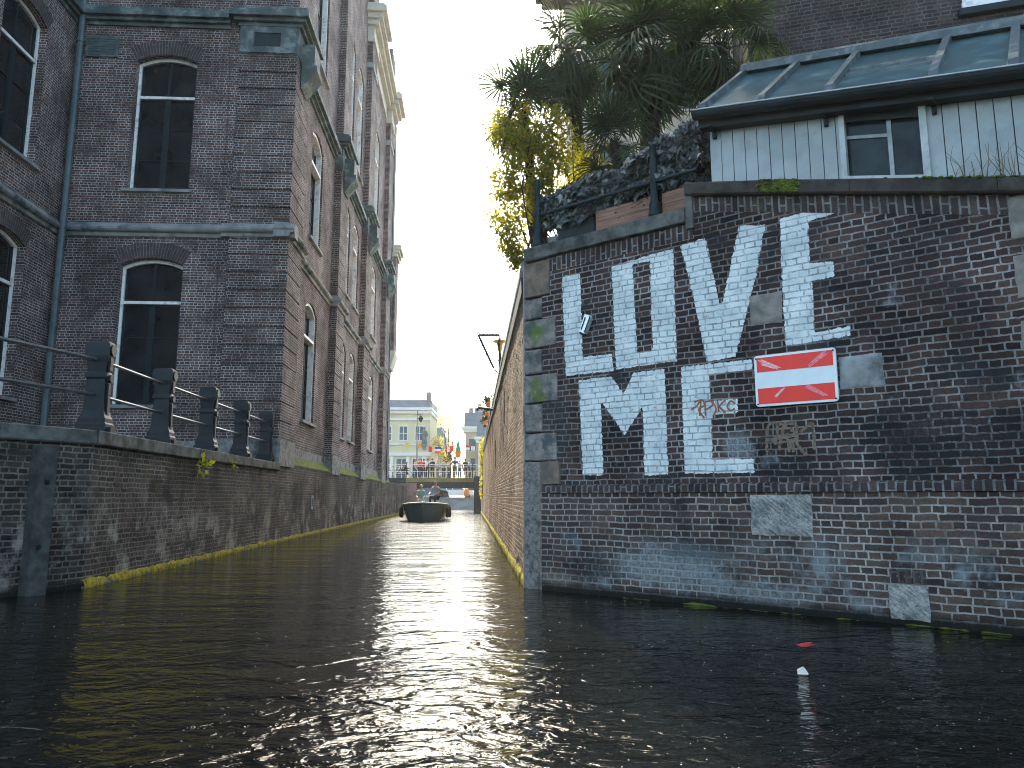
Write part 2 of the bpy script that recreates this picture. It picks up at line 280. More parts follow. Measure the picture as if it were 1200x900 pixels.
def water_mat():
    m, t, b = nmat('canal_water')
    P = nd(t, 'ShaderNodeNewGeometry').outputs['Position']
    b.inputs['Base Color'].default_value = rgb(0.0035, 0.0035, 0.0028); b.inputs['Roughness'].default_value = 0.035
    b.inputs['IOR'].default_value = 1.25; b.inputs['Specular IOR Level'].default_value = 0.5
    def wav(scale, sx, sy, det, rough, dist=0.0):
        n = nd(t, 'ShaderNodeTexNoise'); n.inputs['Scale'].default_value = scale; n.inputs['Detail'].default_value = det; n.inputs['Roughness'].default_value = rough
        n.inputs['Distortion'].default_value = dist
        t.links.new(vscale(t, P, (sx, sy, 1)), n.inputs['Vector']); return n.outputs[0]
    a = wav(0.9, 0.40, 1.5, 2, 0.45, 0.5)       # long swell across the canal
    c = wav(3.0, 0.9, 1.35, 2, 0.5, 1.2)          # ripples
    d = wav(9.0, 0.75, 1.2, 3, 0.55, 1.0)         # chop
    h = math_(t, 'ADD', math_(t, 'ADD', math_(t, 'MULTIPLY', a, 0.30), math_(t, 'MULTIPLY', c, 0.12)), math_(t, 'MULTIPLY', d, 0.042))
    sx = nd(t, 'ShaderNodeSeparateXYZ'); t.links.new(P, sx.inputs[0]); Y = sx.outputs[1]
    amp = math_(t, 'ADD', math_(t, 'ADD', 1.0, ramp_(t, Y, 7.5, 3.6, 0.0, 2.4)), ramp_(t, Y, 10.0, 40.0, 0.0, 1.5))   # choppier in the wake near the boat and by the camera's own boat
    e = wav(24.0, 0.8, 1.15, 2, 0.5, 0.6)
    h = math_(t, 'MULTIPLY', math_(t, 'ADD', h, math_(t, 'MULTIPLY', e, 0.012)), amp)
    t.links.new(bump_(t, h, 1.0, 0.13), b.inputs['Normal']); return m
M['water'] = water_mat()

# ------------------------------------------------------------------ mesh helpers
class Fr:
    """Wall frame: u along the wall, o outwards from its face, z up."""
    def __init__(s, o, d, sign=1):
        n = hypot(*d); s.o = Vector((o[0], o[1], 0)); s.d = Vector((d[0]/n, d[1]/n, 0)); s.n = Vector((s.d.y, -s.d.x, 0))*sign
    def p(s, u, o, z): return s.o + s.d*u + s.n*o + Vector((0, 0, z))
    def xy(s, u, o=0): q = s.p(u, o, 0); return (q.x, q.y)
WORLD = Fr((0, 0), (1, 0), 1)      # u = x, o = -y

class MB:
    def __init__(s): s.v = []; s.f = []; s.uv = []; s.mi = []
    def face(s, pts, uvs=None, mi=0):
        i = len(s.v); s.v += [tuple(p) for p in pts]; s.f.append(tuple(range(i, i+len(pts)))); s.mi.append(mi)
        if uvs is None:
            a, b_, c = Vector(pts[0]), Vector(pts[1]), Vector(pts[2]); n = (b_-a).cross(c-a)
            ax = max(range(3), key=lambda k: abs(n[k]))
            uvs = [(p[0], p[1]) if ax == 2 else ((p[1], p[2]) if ax == 0 else (p[0], p[2])) for p in pts]
        s.uv += [tuple(q) for q in uvs]
    def fq(s, fr, pts, mi=0, uv='uz'):
        P = [fr.p(*q) for q in pts]
        U = {'uz': [(q[0], q[2]) for q in pts], 'oz': [(q[1], q[2]) for q in pts], 'uo': [(q[0], q[1]) for q in pts], 'zu': [(q[2], q[0]) for q in pts], 'zo': [(q[2], q[1]) for q in pts]}[uv] if isinstance(uv, str) else uv
        s.face(P, U, mi)
    def box(s, fr, u0, u1, o0, o1, z0, z1, mi=0, swap=False, skip='', bevel=0.0):
        a = 'zu' if swap else 'uz'; c = 'zo' if swap else 'oz'
        if 'f' not in skip: s.fq(fr, [(u0,o1,z0),(u1,o1,z0),(u1,o1,z1),(u0,o1,z1)], mi, a)
        if 'b' not in skip: s.fq(fr, [(u1,o0,z0),(u0,o0,z0),(u0,o0,z1),(u1,o0,z1)], mi, a)
        if 'l' not in skip: s.fq(fr, [(u0,o0,z0),(u0,o1,z0),(u0,o1,z1),(u0,o0,z1)], mi, c)
        if 'r' not in skip: s.fq(fr, [(u1,o1,z0),(u1,o0,z0),(u1,o0,z1),(u1,o1,z1)], mi, c)
        if 't' not in skip: s.fq(fr, [(u0,o1,z1),(u1,o1,z1),(u1,o0,z1),(u0,o0,z1)], mi, 'uo')
        if 'd' not in skip: s.fq(fr, [(u0,o0,z0),(u1,o0,z0),(u1,o1,z0),(u0,o1,z0)], mi, 'uo')
    def prism(s, fr, prof, u0, u1, mi=0, zf=None):
        """profile of (o,z) swept along u; zf(u) adds a height"""
        f = zf or (lambda u: 0)
        n = len(prof)
        for i in range(n):
            (a, b_), (c, d) = prof[i], prof[(i+1) % n]
            L = hypot(c-a, d-b_)
            s.fq(fr, [(u0,a,b_+f(u0)),(u1,a,b_+f(u1)),(u1,c,d+f(u1)),(u0,c,d+f(u0))], mi, [(u0,b_),(u1,b_),(u1,b_+L),(u0,b_+L)])
        s.face([fr.p(u0,a,b_+f(u0)) for a, b_ in prof], [(a,b_) for a, b_ in prof], mi)
        s.face([fr.p(u1,a,b_+f(u1)) for a, b_ in reversed(prof)], [(a,b_) for a, b_ in reversed(prof)], mi)
    def poly(s, fr, pts, o0, o1, mi=0):
        """outline of (u,z) given a thickness o0..o1"""
        n = len(pts)
        s.face([fr.p(u,o1,z) for u, z in pts], [(u,z) for u, z in pts], mi)
        s.face([fr.p(u,o0,z) for u, z in reversed(pts)], [(u,z) for u, z in reversed(pts)], mi)
        for i in range(n):
            (a, b_), (c, d) = pts[i], pts[(i+1) % n]
            s.fq(fr, [(a,o0,b_),(c,o0,d),(c,o1,d),(a,o1,b_)], mi, [(a,b_),(c,d),(c,d+o1-o0),(a,b_+o1-o0)])
    def tube(s, pts, r, n=8, mi=0, cap=True):
        pts = [Vector(p) for p in pts]; rs = r if isinstance(r, (list, tuple)) else [r]*len(pts); rings = []
        up = None
        for i, p in enumerate(pts):
            t = (pts[min(i+1, len(pts)-1)]-pts[max(i-1, 0)]).normalized()
            if up is None: up = t.orthogonal().normalized()
            up = (up - t*up.dot(t)); up = up.normalized() if up.length > 1e-5 else t.orthogonal().normalized()
            sd_ = t.cross(up)
            rings.append([p + (up*cos(2*pi*k/n)+sd_*sin(2*pi*k/n))*rs[i] for k in range(n)])
        for i in range(len(rings)-1):
            for k in range(n):
                k2 = (k+1) % n
                s.face([rings[i][k], rings[i][k2], rings[i+1][k2], rings[i+1][k]], None, mi)
        if cap: s.face(list(reversed(rings[0])), None, mi); s.face(rings[-1], None, mi)
    def lathe(s, c, prof, n=14, mi=0, sx=1, sy=1, axis='z'):
        c = Vector(c)
        def pt(r, h, k):
            a = 2*pi*k/n; q = Vector((cos(a)*r*sx, sin(a)*r*sy, h))
            if axis == 'y': q = Vector((q.x, q.z, q.y))
            if axis == 'x': q = Vector((q.z, q.x, q.y))
            return c+q
        for i in range(len(prof)-1):
            (r0, h0), (r1, h1) = prof[i], prof[i+1]
            for k in range(n):
                if r0 < 1e-6: s.face([pt(r0,h0,k), pt(r1,h1,k+1), pt(r1,h1,k)], None, mi)
                elif r1 < 1e-6: s.face([pt(r0,h0,k), pt(r0,h0,k+1), pt(r1,h1,k)], None, mi)
                else: s.face([pt(r0,h0,k), pt(r0,h0,k+1), pt(r1,h1,k+1), pt(r1,h1,k)], None, mi)
        if prof[0][0] > 1e-6: s.face([pt(*prof[0], k) for k in reversed(range(n))], None, mi)
        if prof[-1][0] > 1e-6: s.face([pt(*prof[-1], k) for k in range(n)], None, mi)
    def ball(s, c, r, n=12, m_=8, sz=1.0, mi=0):
        s.lathe(c, [(r*sin(pi*i/m_), -r*cos(pi*i/m_)*sz) for i in range(m_+1)], n, mi)
    def build(s, name, mats, parent=None, smooth=False, weld=True, origin=None):
        me = bpy.data.meshes.new(name)
        pl = Vector(parent.matrix_world.translation) if parent is not None else Vector((0, 0, 0))
        if origin is not None: org = Vector(origin)
        elif parent is not None: org = pl
        else:
            a = np.array(s.v); org = Vector(((a[:,0].min()+a[:,0].max())/2, (a[:,1].min()+a[:,1].max())/2, a[:,2].min()))
        me.from_pydata([(v[0]-org.x, v[1]-org.y, v[2]-org.z) for v in s.v], [], s.f)
        uvl = me.uv_layers.new(name='UVMap'); uvl.data.foreach_set('uv', np.array(s.uv, dtype=np.float32).ravel())
        mats = mats if isinstance(mats, (list, tuple)) else [mats]
        for m_ in mats: me.materials.append(m_)
        me.polygons.foreach_set('material_index', s.mi)
        if weld:
            bm = bmesh.new(); bm.from_mesh(me); bmesh.ops.remove_doubles(bm, verts=bm.verts, dist=0.0004); bmesh.ops.recalc_face_normals(bm, faces=bm.faces); bm.to_mesh(me); bm.free()
        if smooth:
            me.polygons.foreach_set('use_smooth', [True]*len(me.polygons))
        me.update()
        o = bpy.data.objects.new(name, me); COL.objects.link(o)
        if parent is not None: o.parent = parent
        o.location = org-pl if parent is not None else org
        bpy.context.view_layer.update() if parent is None else None
        if parent is not None: o.matrix_world.translation = org
        return o

def tag(o, label=None, cat=None, group=None, kind=None):
    if label: o['label'] = label
    if cat: o['category'] = cat
    if group: o['group'] = group
    if kind: o['kind'] = kind
    return o
def thing(name, loc, label, cat, group=None):
    o = bpy.data.objects.new(name, None); COL.objects.link(o); o.location = loc; o.empty_display_size = 0.3
    bpy.context.view_layer.update()
    return tag(o, label, cat, group)

# ------------------------------------------------------------------ wall frames (metres; camera stands at x=0,y=0)
A0 = (0.2028, 10.6564)                       # corner of the mural wall on the water
LOVE = Fr(A0, (0.78186, -0.62346), 1)
ALLEY = Fr(A0, (-0.053506, 0.99857), -1)
B0 = (-5.9685, 10.5586)
QL = Fr(B0, (-0.054641, 0.998506), 1)
CU = 10.18                                    # where the building corner stands on the quay line
C0 = QL.xy(CU)
F2 = Fr(C0, (-0.998506, -0.054641), -1)
D0 = F2.xy(6.6)
F3 = Fr(D0, (0.054641, -0.998506), -1)
QB = Fr(B0, (-0.4472, -0.8944), -1)

# ------------------------------------------------------------------ openings
def arch(u0, u1, zs, rise, n=10):
    if rise <= 0: return [(u0, zs), (u1, zs)]
    w_ = (u1-u0)/2; r = (w_*w_+rise*rise)/(2*rise); cz = zs+rise-r; cu = (u0+u1)/2; a = asin(min(1, w_/r))
    return [(cu+r*sin(-a+2*a*i/n), cz+r*cos(-a+2*a*i/n)) for i in range(n+1)]
def wall(mb, fr, u0, u1, z0, z1, ops, o=0.0, reveal=0.34, mi=0, rmi=0):
    """ops: (u0,u1,z0,ztop,rise)"""
    us = sorted({u0, u1, *[x for q in ops for x in q[:2]]}); zs = sorted({z0, z1, *[x for q in ops for x in q[2:4]]})
    for i in range(len(us)-1):
        for j in range(len(zs)-1):
            cu, cz = (us[i]+us[i+1])/2, (zs[j]+zs[j+1])/2
            if any(q[0] < cu < q[1] and q[2] < cz < q[3] for q in ops): continue
            mb.fq(fr, [(us[i],o,zs[j]),(us[i+1],o,zs[j]),(us[i+1],o,zs[j+1]),(us[i],o,zs[j+1])], mi)
    for a, b_, c, d, rise in ops:
        pts = arch(a, b_, d-rise, rise); s = d-rise
        for k in range(len(pts)-1):
            (x0, y0), (x1, y1) = pts[k], pts[k+1]
            if rise > 0: mb.fq(fr, [(x0,o,y0),(x1,o,y1),(x1,o,d),(x0,o,d)], mi)
            mb.fq(fr, [(x0,o,y0),(x1,o,y1),(x1,o-reveal,y1),(x0,o-reveal,y0)], rmi, 'uo')
        mb.fq(fr, [(a,o,c),(a,o,s),(a,o-reveal,s),(a,o-reveal,c)], rmi, 'oz')
        mb.fq(fr, [(b_,o,c),(b_,o,s),(b_,o-reveal,s),(b_,o-reveal,c)], rmi, 'oz')
        mb.fq(fr, [(a,o,c),(b_,o,c),(b_,o-reveal,c),(a,o-reveal,c)], rmi, 'uo')

def window(root, fr, op, o=0.0, detail=True, frame='white_frame', fw=0.085, lintel=True):
    a, b_, c, d, rise = op; s = d-rise
    f = MB(); of0, of1 = o-0.31, (o-0.215 if lintel else o-0.07)
    f.box(fr, a+0.005, a+fw, of0, of1, c+0.05, s); f.box(fr, b_-fw, b_-0.005, of0, of1, c+0.05, s)
    ou = arch(a+0.005, b_-0.005, s, rise); inn = arch(a+fw, b_-fw, s-0.07, max(rise-0.03, 0.02))
    for k in range(len(ou)-1):
        q = [ou[k], ou[k+1], inn[k+1], inn[k]]
        f.poly(fr, q, of0, of1)
    zt = c+(d-c)*0.69
    f.box(fr, a+fw, b_-fw, of0+0.01, of1+0.012, zt, zt+0.085)
    win = f.build('window', M[frame], root)
    g = MB(); so0, so1 = o-0.32, o-0.262; m_ = (a+b_)/2
    def sashbox(u0, u1, z0, z1): g.box(fr, u0, u1, so0, so1, z0, z1)
    sashbox(m_-0.08, m_+0.08, c+0.05, zt); sashbox(m_-0.03, m_+0.03, zt+0.085, d-0.06)
    for x0 in (a+fw, b_-fw-0.055): sashbox(x0, x0+0.055, c+0.05, zt); sashbox(x0, x0+0.045, zt+0.085, s)
    sashbox(a+fw+0.055, m_-0.055, c+0.05, c+0.12); sashbox(m_+0.055, b_-fw-0.055, c+0.05, c+0.12)
    sashbox(a+fw+0.055, m_-0.055, zt-0.05, zt); sashbox(m_+0.055, b_-fw-0.055, zt-0.05, zt)
    sashbox(a+fw+0.045, m_-0.03, zt+0.085, zt+0.13); sashbox(m_+0.03, b_-fw-0.045, zt+0.085, zt+0.13)
    if detail:
        for k in (1, 2):
            z = c+0.05+(zt-c-0.05)*k/3
            for x0, x1 in ((a+fw+0.055, m_-0.055), (m_+0.055, b_-fw-0.055)): g.box(fr, x0, x1, so0+0.01, so1-0.012, z-0.012, z+0.012)
    g.build('sash', M['sash'], win)
    p = MB(); pts = arch(a, b_, s, rise)
    p.face([fr.p(u, o-0.302, z) for u, z in [(b_, c), (a, c)]+pts]); p.build('pane', M['glass'], win)
    sl = MB(); sl.prism(fr, [(o-0.3, c+0.05), (o+0.11, c-0.01), (o+0.11, c-0.10), (o+0.002, c-0.12), (o-0.3, c-0.12)], a-0.1, b_+0.1); sl.build('sill', M['stone_trim'], win)
    if lintel and rise > 0:
        ar = MB(); lo = arch(a, b_, s, rise, 16); w_ = (b_-a)/2; cu = m_; r = (w_*w_+rise*rise)/(2*rise); cz = s+rise-r
        acc = 0; T = 0.46
        def ext(q, t): v = Vector((q[0]-cu, q[1]-cz)).normalized(); return (q[0]+v.x*t, q[1]+v.y*t)
        for k in range(len(lo)-1):
            p0, p1 = lo[k], lo[k+1]; L = hypot(p1[0]-p0[0], p1[1]-p0[1]); q0, q1 = ext(p0, T), ext(p1, T)
            ar.face([fr.p(p0[0],o+.004,p0[1]), fr.p(p1[0],o+.004,p1[1]), fr.p(q1[0],o+.004,q1[1]), fr.p(q0[0],o+.004,q0[1])], [(0,acc),(0,acc+L),(T,acc+L),(T,acc)])
            acc += L
        ar.build('brick_arch', M['brick_arch'], win)
    return win

# ================================================================== SETTING
mb = MB(); mb.face([(-900, -200, -2.5), (900, -200, -2.5), (900, 1500, -2.5), (-900, 1500, -2.5)]); tag(mb.build('canal_bed', M['ground']), kind='structure')
mb = MB(); mb.face([(-90, -120, 0), (90, -120, 0), (90, 83.2, 0), (-90, 83.2, 0)]); tag(mb.build('water', M['water']), kind='structure')
mb = MB(); mb.face([(-600, 83.0, 1.2), (600, 83.0, 1.2), (600, 1400, 1.2), (-600, 1400, 1.2)]); tag(mb.build('ground', M['ground']), kind='structure')
pv = MB()
q1 = QL.xy(0, -0.35); q2 = QL.xy(CU, -0.35); q3 = QB.xy(8, -0.35); q4 = QL.xy(52, -0.35)
pv.face([(q3[0], q3[1], 2.08), (q1[0], q1[1], 2.08), (q4[0], q4[1], 2.08), (-60, q4[1], 2.08), (-60, q3[1], 2.08)])
tag(pv.build('pavement', M['pavement']), kind='structure')
tr = MB(); e1 = LOVE.xy(0.1, -0.25); e2 = LOVE.xy(9, -0.25); e3 = ALLEY.xy(0.1, -0.25); e4 = ALLEY.xy(52, -0.25)
tr.face([(e1[0], e1[1]+.2, 4.62), (e2[0], e2[1]+0.1, 4.62), (40, e2[1]+3, 4.62), (40, e4[1], 4.62), (e4[0], e4[1], 4.62)])
tag(tr.build('terrace', M['pavement']), kind='structure')

# ================================================================== LEFT QUAY WALL
qw = thing('quay_wall', (*QL.xy(0), 0), 'dark brick quay wall with granite coping along the left side of the canal', 'wall')
mb = MB(); mb.fq(QL, [(0,0,-2.4),(CU,0,-2.4),(CU,0,2.0),(0,0,2.0)]); mb.fq(QB, [(0,0,-2.4),(9,0,-2.4),(9,0,2.0),(0,0,2.0)])
mb.fq(QL, [(CU,0,-2.4),(52,0,-2.4),(52,0,2.19),(CU,0,2.19)])
dr = [14.8, 22.6, 30.3]
mb.build('brick_face', M['brick_quay'], qw)
def rough_block(mb, fr, u0, u1, o0, o1, z0, z1, mi=0, j=0.012):
    """a stone with slightly chipped edges"""
    c = 0.018
    prof = [(o0, z0), (o1-c, z0+R.uniform(0, j)), (o1, z0+c+R.uniform(0, j)), (o1, z1-c-R.uniform(0, j)), (o1-c, z1-R.uniform(0, j)), (o0, z1)]
    mb.prism(fr, prof, u0, u1, mi)
u = 0.0
cp = MB()
while u < CU-0.03:
    L = min(R.uniform(1.1, 1.5), CU-u); rough_block(cp, QL, u+0.004, u+L-0.004, -0.45, 0.07, 1.985, 2.21); u += L
u = 0.0
while u < 9: rough_block(cp, QB, u+0.004, u+1.3, -0.45, 0.07, 1.985, 2.21); u += 1.304
cp.poly(WORLD, [], 0, 0) if False else None
for k in range(1):
    pts = [QL.p(0.004,-0.45,2.2), QL.p(0.004,0.07,2.2), QB.p(0.004,0.07,2.2), QB.p(0.004,-0.45,2.2)]
    cp.face(pts)
cp.build('coping_stone', M['coping'], qw)
for u in dr:
    d = MB(); d.box(QL, u-0.17, u-0.07, -0.05, 0.025, 0.86, 1.32); d.box(QL, u+0.07, u+0.17, -0.05, 0.025, 0.86, 1.32); d.box(QL, u-0.07, u+0.07, -0.05, 0.025, 1.22, 1.32); d.box(QL, u-0.07, u+0.07, -0.05, 0.025, 0.86, 0.95)
    dd = d.build('drain_surround', M['stone_grey'], qw)
    h = MB(); h.fq(QL, [(u-0.07,0.006,0.95),(u+0.07,0.006,0.95),(u+0.07,0.006,1.22),(u-0.07,0.006,1.22)]); h.build('drain_hole', M['black'], dd)
# ledge of mossy bricks at the waterline
def moss_strip(fr, u0, u1, z, w_, step, amp, seed):
    mb = MB(); n = int((u1-u0)/step); K = 5
    rows = []
    for i in range(n+1):
        u = u0+(u1-u0)*i/n; k1 = noise.noise((u*2.1, seed, 0)); k2 = noise.noise((u*9, seed, 3))
        ww = w_*(max(0.12, 0.85+0.9*k1+0.7*k2) if seed < 5 else 0.8+0.3*k1); hh = z+amp*(0.7*k1+0.6*k2)
        ww = max(ww, 0.003)
        prof = [(0.0, hh+0.03), (ww*0.5, hh+0.01), (ww*0.95, hh-0.05), (ww, hh-0.12), (ww*0.8, -0.05)]
        rows.append([(u, a, b_+0.012*noise.noise((u*30, a*60, seed))) for a, b_ in prof])
    for i in range(n):
        for k in range(K-1): mb.fq(fr, [rows[i][k], rows[i+1][k], rows[i+1][k+1], rows[i][k+1]])
    return mb
mo = moss_strip(QL, 0.0, 52, 0.085, 0.055, 0.06, 0.06, 1.0).build('moss_ledge', M['moss'], qw, smooth=True)
bs = MB(); bs.box(QL, 0, 51.9, 0.0, 0.04, -0.3, 0.03); bs.build('footing', M['coping'], qw)

# fender post on the left
fp = thing('fender_post', QB.p(0.72, 0, 0), 'weathered grey wooden fender post bolted upright to the dark quay wall', 'post')
mb = MB(); mb.box(QB, 0.60, 0.85, 0.002, 0.18, -0.6, 1.93); mb.build('timber', M['old_wood'], fp)
for u, z, o in ((0.72, 1.45, 0.18), (0.76, 0.62, 0.18)):
    b_ = MB(); b_.tube([QB.p(u, o-0.01, z), QB.p(u, o+0.025, z)], 0.032, 8); b_.build('bolt', M['iron'], fp)

# railing of cast iron posts
rl = thing('quay_railing', QL.p(0.6, -0.3, 2.21), 'black cast iron railing with ornate posts and two pipe rails on the left quay', 'railing')
Ls = tuple((a*1.28, h) for a, h in ((0.175, 0.0), (0.175, 0.13), (0.155, 0.16), (0.155, 0.22), (0.135, 0.27), (0.12, 0.34), (0.112, 0.58), (0.106, 0.82), (0.125, 0.85), (0.125, 0.90), (0.105, 0.94), (0.118, 1.08), (0.14, 1.18), (0.14, 1.30), (0.135, 1.37), (0.10, 1.41)))
def iron_post(fr, u, o):
    mb = MB(); z0 = 2.205
    for (a, h0), (b_, h1) in zip(Ls[:-1], Ls[1:]):
        P = lambda a_, h: [(u-a_*0.62, o-a_, z0+h), (u+a_*0.62, o-a_, z0+h), (u+a_*0.62, o+a_, z0+h), (u-a_*0.62, o+a_, z0+h)]
        p0, p1 = P(a, h0), P(b_, h1)
        for k in range(4): mb.fq(fr, [p0[k], p0[(k+1) % 4], p1[(k+1) % 4], p1[k]])
    e = 0.128; mb.fq(fr, [(u-e*.62, o-e, z0+1.41), (u+e*.62, o-e, z0+1.41), (u+e*.62, o+e, z0+1.41), (u-e*.62, o+e, z0+1.41)])
    po = mb.build('post', M['iron'], rl)
    f = MB()        # ornate raised front: roundel, collar, foot panel
    for (z, r) in ((1.27, 0.085), (0.83, 0.06)):
        f.tube([fr.p(u, o+0.12, z0+z), fr.p(u, o+0.20, z0+z)], r, 12)
    f.box(fr, u-0.03, u+0.03, o+0.11, o+0.175, z0+0.28, z0+0.76); f.box(fr, u-0.085, u+0.085, o+0.2, o+0.275, z0+0.012, z0+0.09)
    f.box(fr, u-0.045, u+0.045, o+0.12, o+0.18, z0+0.95, z0+1.16)
    f.build('roundel', M['iron'], po)
    return po
us = [0.6, 3.0, 5.36, 7.70, 9.93]
for u in us: iron_post(QL, u, -0.3)
iron_post(QB, 2.0, -0.3)
for z in (1.12, 0.58):
    for k in range(4):
        t = MB(); t.tube([QL.p(us[k]+0.06, -0.3, 2.205+z), QL.p(us[k+1]-0.06, -0.3, 2.205+z)], 0.027, 8); t.build('rail', M['steel_rail'], rl)
    t = MB(); t.tube([QL.p(0.54, -0.3, 2.205+z), QB.p(2.0, -0.3, 2.205+z+0.04)], 0.03, 8); t.build('rail', M['steel_rail'], rl)

# ================================================================== BIG BRICK BUILDING, LEFT
TOP = 29.0
bb = thing('brick_building', (*C0, 2.1), 'tall dark brick building with stone bands standing in the water edge on the left', 'building')
o2 = -0.12
w2 = [(3.0, 4.8, 3.82, 8.12, 0.22), (3.0, 4.8, 10.2, 14.5, 0.22), (3.0, 4.8, 17.6, 23, 0.22)]
mb = MB(); wall(mb, F2, 1.70, 6.6, 2.0, TOP, w2, o2); mb.build('front_wall', M['brick_main'], bb)
w3 = [(1.3, 3.2, 3.82, 8.12, 0.22), (1.3, 3.2, 10.2, 14.5, 0.22), (1.3, 3.2, 17.6, 23, 0.22), (5.2, 7.0, 3.82, 8.12, 0.22), (5.2, 7.0, 10.2, 14.5, 0.22)]
mb = MB(); wall(mb, F3, -0.3, 9, 2.0, TOP, w3, 0.0); mb.build('wing_wall', M['brick_main'], bb)
RO = -0.29
bays = [(11.88, 18.1, [(13.95, 15.85)]), (19.75, 25.6, [(20.55, 22.2), (23.2, 24.85)]), (27.4, 34.3, [(29.7, 31.6)]), (36.0, 39.2, [])]
mb = MB(); ops_all = []
for u0, u1, ws in bays:
    ops = []
    for a, b_ in ws: ops += [(a, b_, 3.82, 8.0, 0.3), (a, b_, 10.2, 14.3, 0.3), (a, b_, 16.9, 22.5, 0.3)]
    wall(mb, QL, u0, u1, 2.75, TOP, ops, RO, 0.34); ops_all += ops
mb.build('canal_wall', M['brick_main'], bb)
for q in w2: window(bb, F2, q, o2)
for q in w3: window(bb, F3, q, 0.0)
for q in ops_all: window(bb, QL, q, RO, detail=q[0] < 20, lintel=False)
# piers: stacked rusticated blocks between the bands, plain shafts above
piers = [(CU, 11.88, -1.72), (18.1, 19.75, -0.6), (25.6, 27.4, -0.6), (34.3, 36.0, -0.6)]
def stack(mb, u0, u1, ob, z0, z1, n):
    h = (z1-z0)/n
    mb.box(QL, u0+0.05, u1-0.05, ob+0.05, -0.05, z0, z1, skip='td')
    for k in range(n):
        mb.box(QL, u0, u1, ob, 0.0, z0+k*h+0.02, z0+(k+1)*h-0.02)
for u0, u1, ob in piers:
    mb = MB(); stack(mb, u0, u1, ob, 2.86, 8.78, 11); stack(mb, u0, u1, ob, 9.14, 14.5 if True else 0, 10)
    mb.box(QL, u0, u1, ob, 0.0, 14.45, TOP+1.5); mb.build('pier', M['brick_pier'], bb)
    pl = MB(); pl.box(QL, u0-0.04, u1+0.04, ob, 0.045, 2.13, 2.86); pl.build('plinth', M['granite'], bb)
# plinth and mossy sloping ledges in the bays
for u0, u1, ws in bays:
    pl = MB(); pl.box(QL, u0+0.045, u1-0.045, RO-0.1, RO+0.06, 2.2, 2.78); pl.build('plinth', M['granite'], bb)
    lg = MB(); lg.prism(QL, [(RO+0.05, 2.195), (0.01, 2.195), (0.01, 2.23), (RO+0.05, 2.52)], u0+0.045, u1-0.045); lg.build('mossy_ledge', M['moss_green'], bb)
pl = MB(); pl.box(F2, 1.72, 6.6, o2-0.1, o2+0.05, 2.05, 2.8); pl.build('plinth', M['granite'], bb)
pl = MB(); pl.box(F3, 0.12, 9, -0.1, 0.05, 2.05, 2.8); pl.build('plinth', M['granite'], bb)
# string courses
def band(mb, fr, u0, u1, o, z, prof, e0=0.0, e1=0.0):
    for (za, zb, pr) in prof: mb.box(fr, u0-e0*pr, u1+e1*pr, o-0.05, o+pr, z+za, z+zb)
low2 = [(-0.12, -0.002, 0.07), (0.0, 0.10, 0.18), (0.102, 0.30, 0.30), (0.302, 0.42, 0.22)]
def mould(mb, fr, u0, u1, o, z, k=1.0, back=0.05):
    mb.prism(fr, [(o-back, z-0.16*k), (o+0.05*k, z-0.16*k), (o+0.07*k, z-0.06*k), (o+0.15*k, z-0.03*k), (o+0.19*k, z+0.02*k), (o+0.19*k, z+0.075*k), (o+0.03*k, z+0.25*k), (o-back, z+0.27*k)], u0, u1)
mb = MB()
mould(mb, F2, 1.93, 6.4, o2, 8.90); mould(mb, F3, 0.0, 9, 0.0, 8.90)
for u0, u1, ws in bays: mould(mb, QL, u0+0.192, u1-0.192, RO, 8.90)
for u0, u1, ob in piers:
    mould(mb, QL, u0-0.19, u1+0.19, 0.0, 8.903, 1.0, 0.4)
    if ob < -1: mould(mb, F2, -0.19, 1.92, 0.0, 8.906, 1.0, 0.3)
mb.build('string_course', M['stone_trim'], bb)
mb = MB()
band(mb, F2, 2.05, 6.3, o2, 15.5, low2); band(mb, F3, 0.0, 9, 0.0, 15.5, low2)
for u0, u1, ws in bays: band(mb, QL, u0+0.3, u1-0.3, RO, 14.95, low2)
for u0, u1, ob in piers:
    for (za, zb, pr) in low2: mb.box(QL, u0-pr, u1+pr, ob-(pr if ob < -1 else 0), pr+0.06, 15.55+za, 15.55+zb)
mb.build('string_course', M['stone_green'], bb)
# stone capitals with wedge brackets under the upper course
for u0, u1, ob in piers:
    mb = MB(); mb.box(QL, u0-0.02, u1+0.02, ob-0.02, 0.03, 14.55, 15.43)
    if ob < -1:      # sunk panel on the street face
        for a, b_, c, d in ((0.06, 1.72, 14.57, 14.77), (0.06, 1.72, 15.22, 15.42), (0.06, 0.5, 14.771, 15.219), (1.3, 1.72, 14.771, 15.219)):
            mb.box(F2, a, b_, 0.021, 0.06, c, d)
    cpo = mb.build('capital', M['stone_green'], bb)
    if ob < -1: pn = MB(); pn.box(F2, 0.52, 1.28, 0.021, 0.045, 14.79, 15.2); pn.build('sunk_panel_shade', M['gutter'], cpo)  # dark inset face: the shade of the recess is put into its colour
    bk = MB(); m_ = (u0+u1)/2; w_ = 0.40
    prof = [(0.031, 13.75), (0.05, 13.75), (0.50, 14.35), (0.50, 14.50), (0.42, 14.52), (0.42, 15.2), (0.031, 15.2)]
    bk.prism(QL, prof, m_-w_, m_+w_); bk.build('bracket', M['stone_green'], bb)
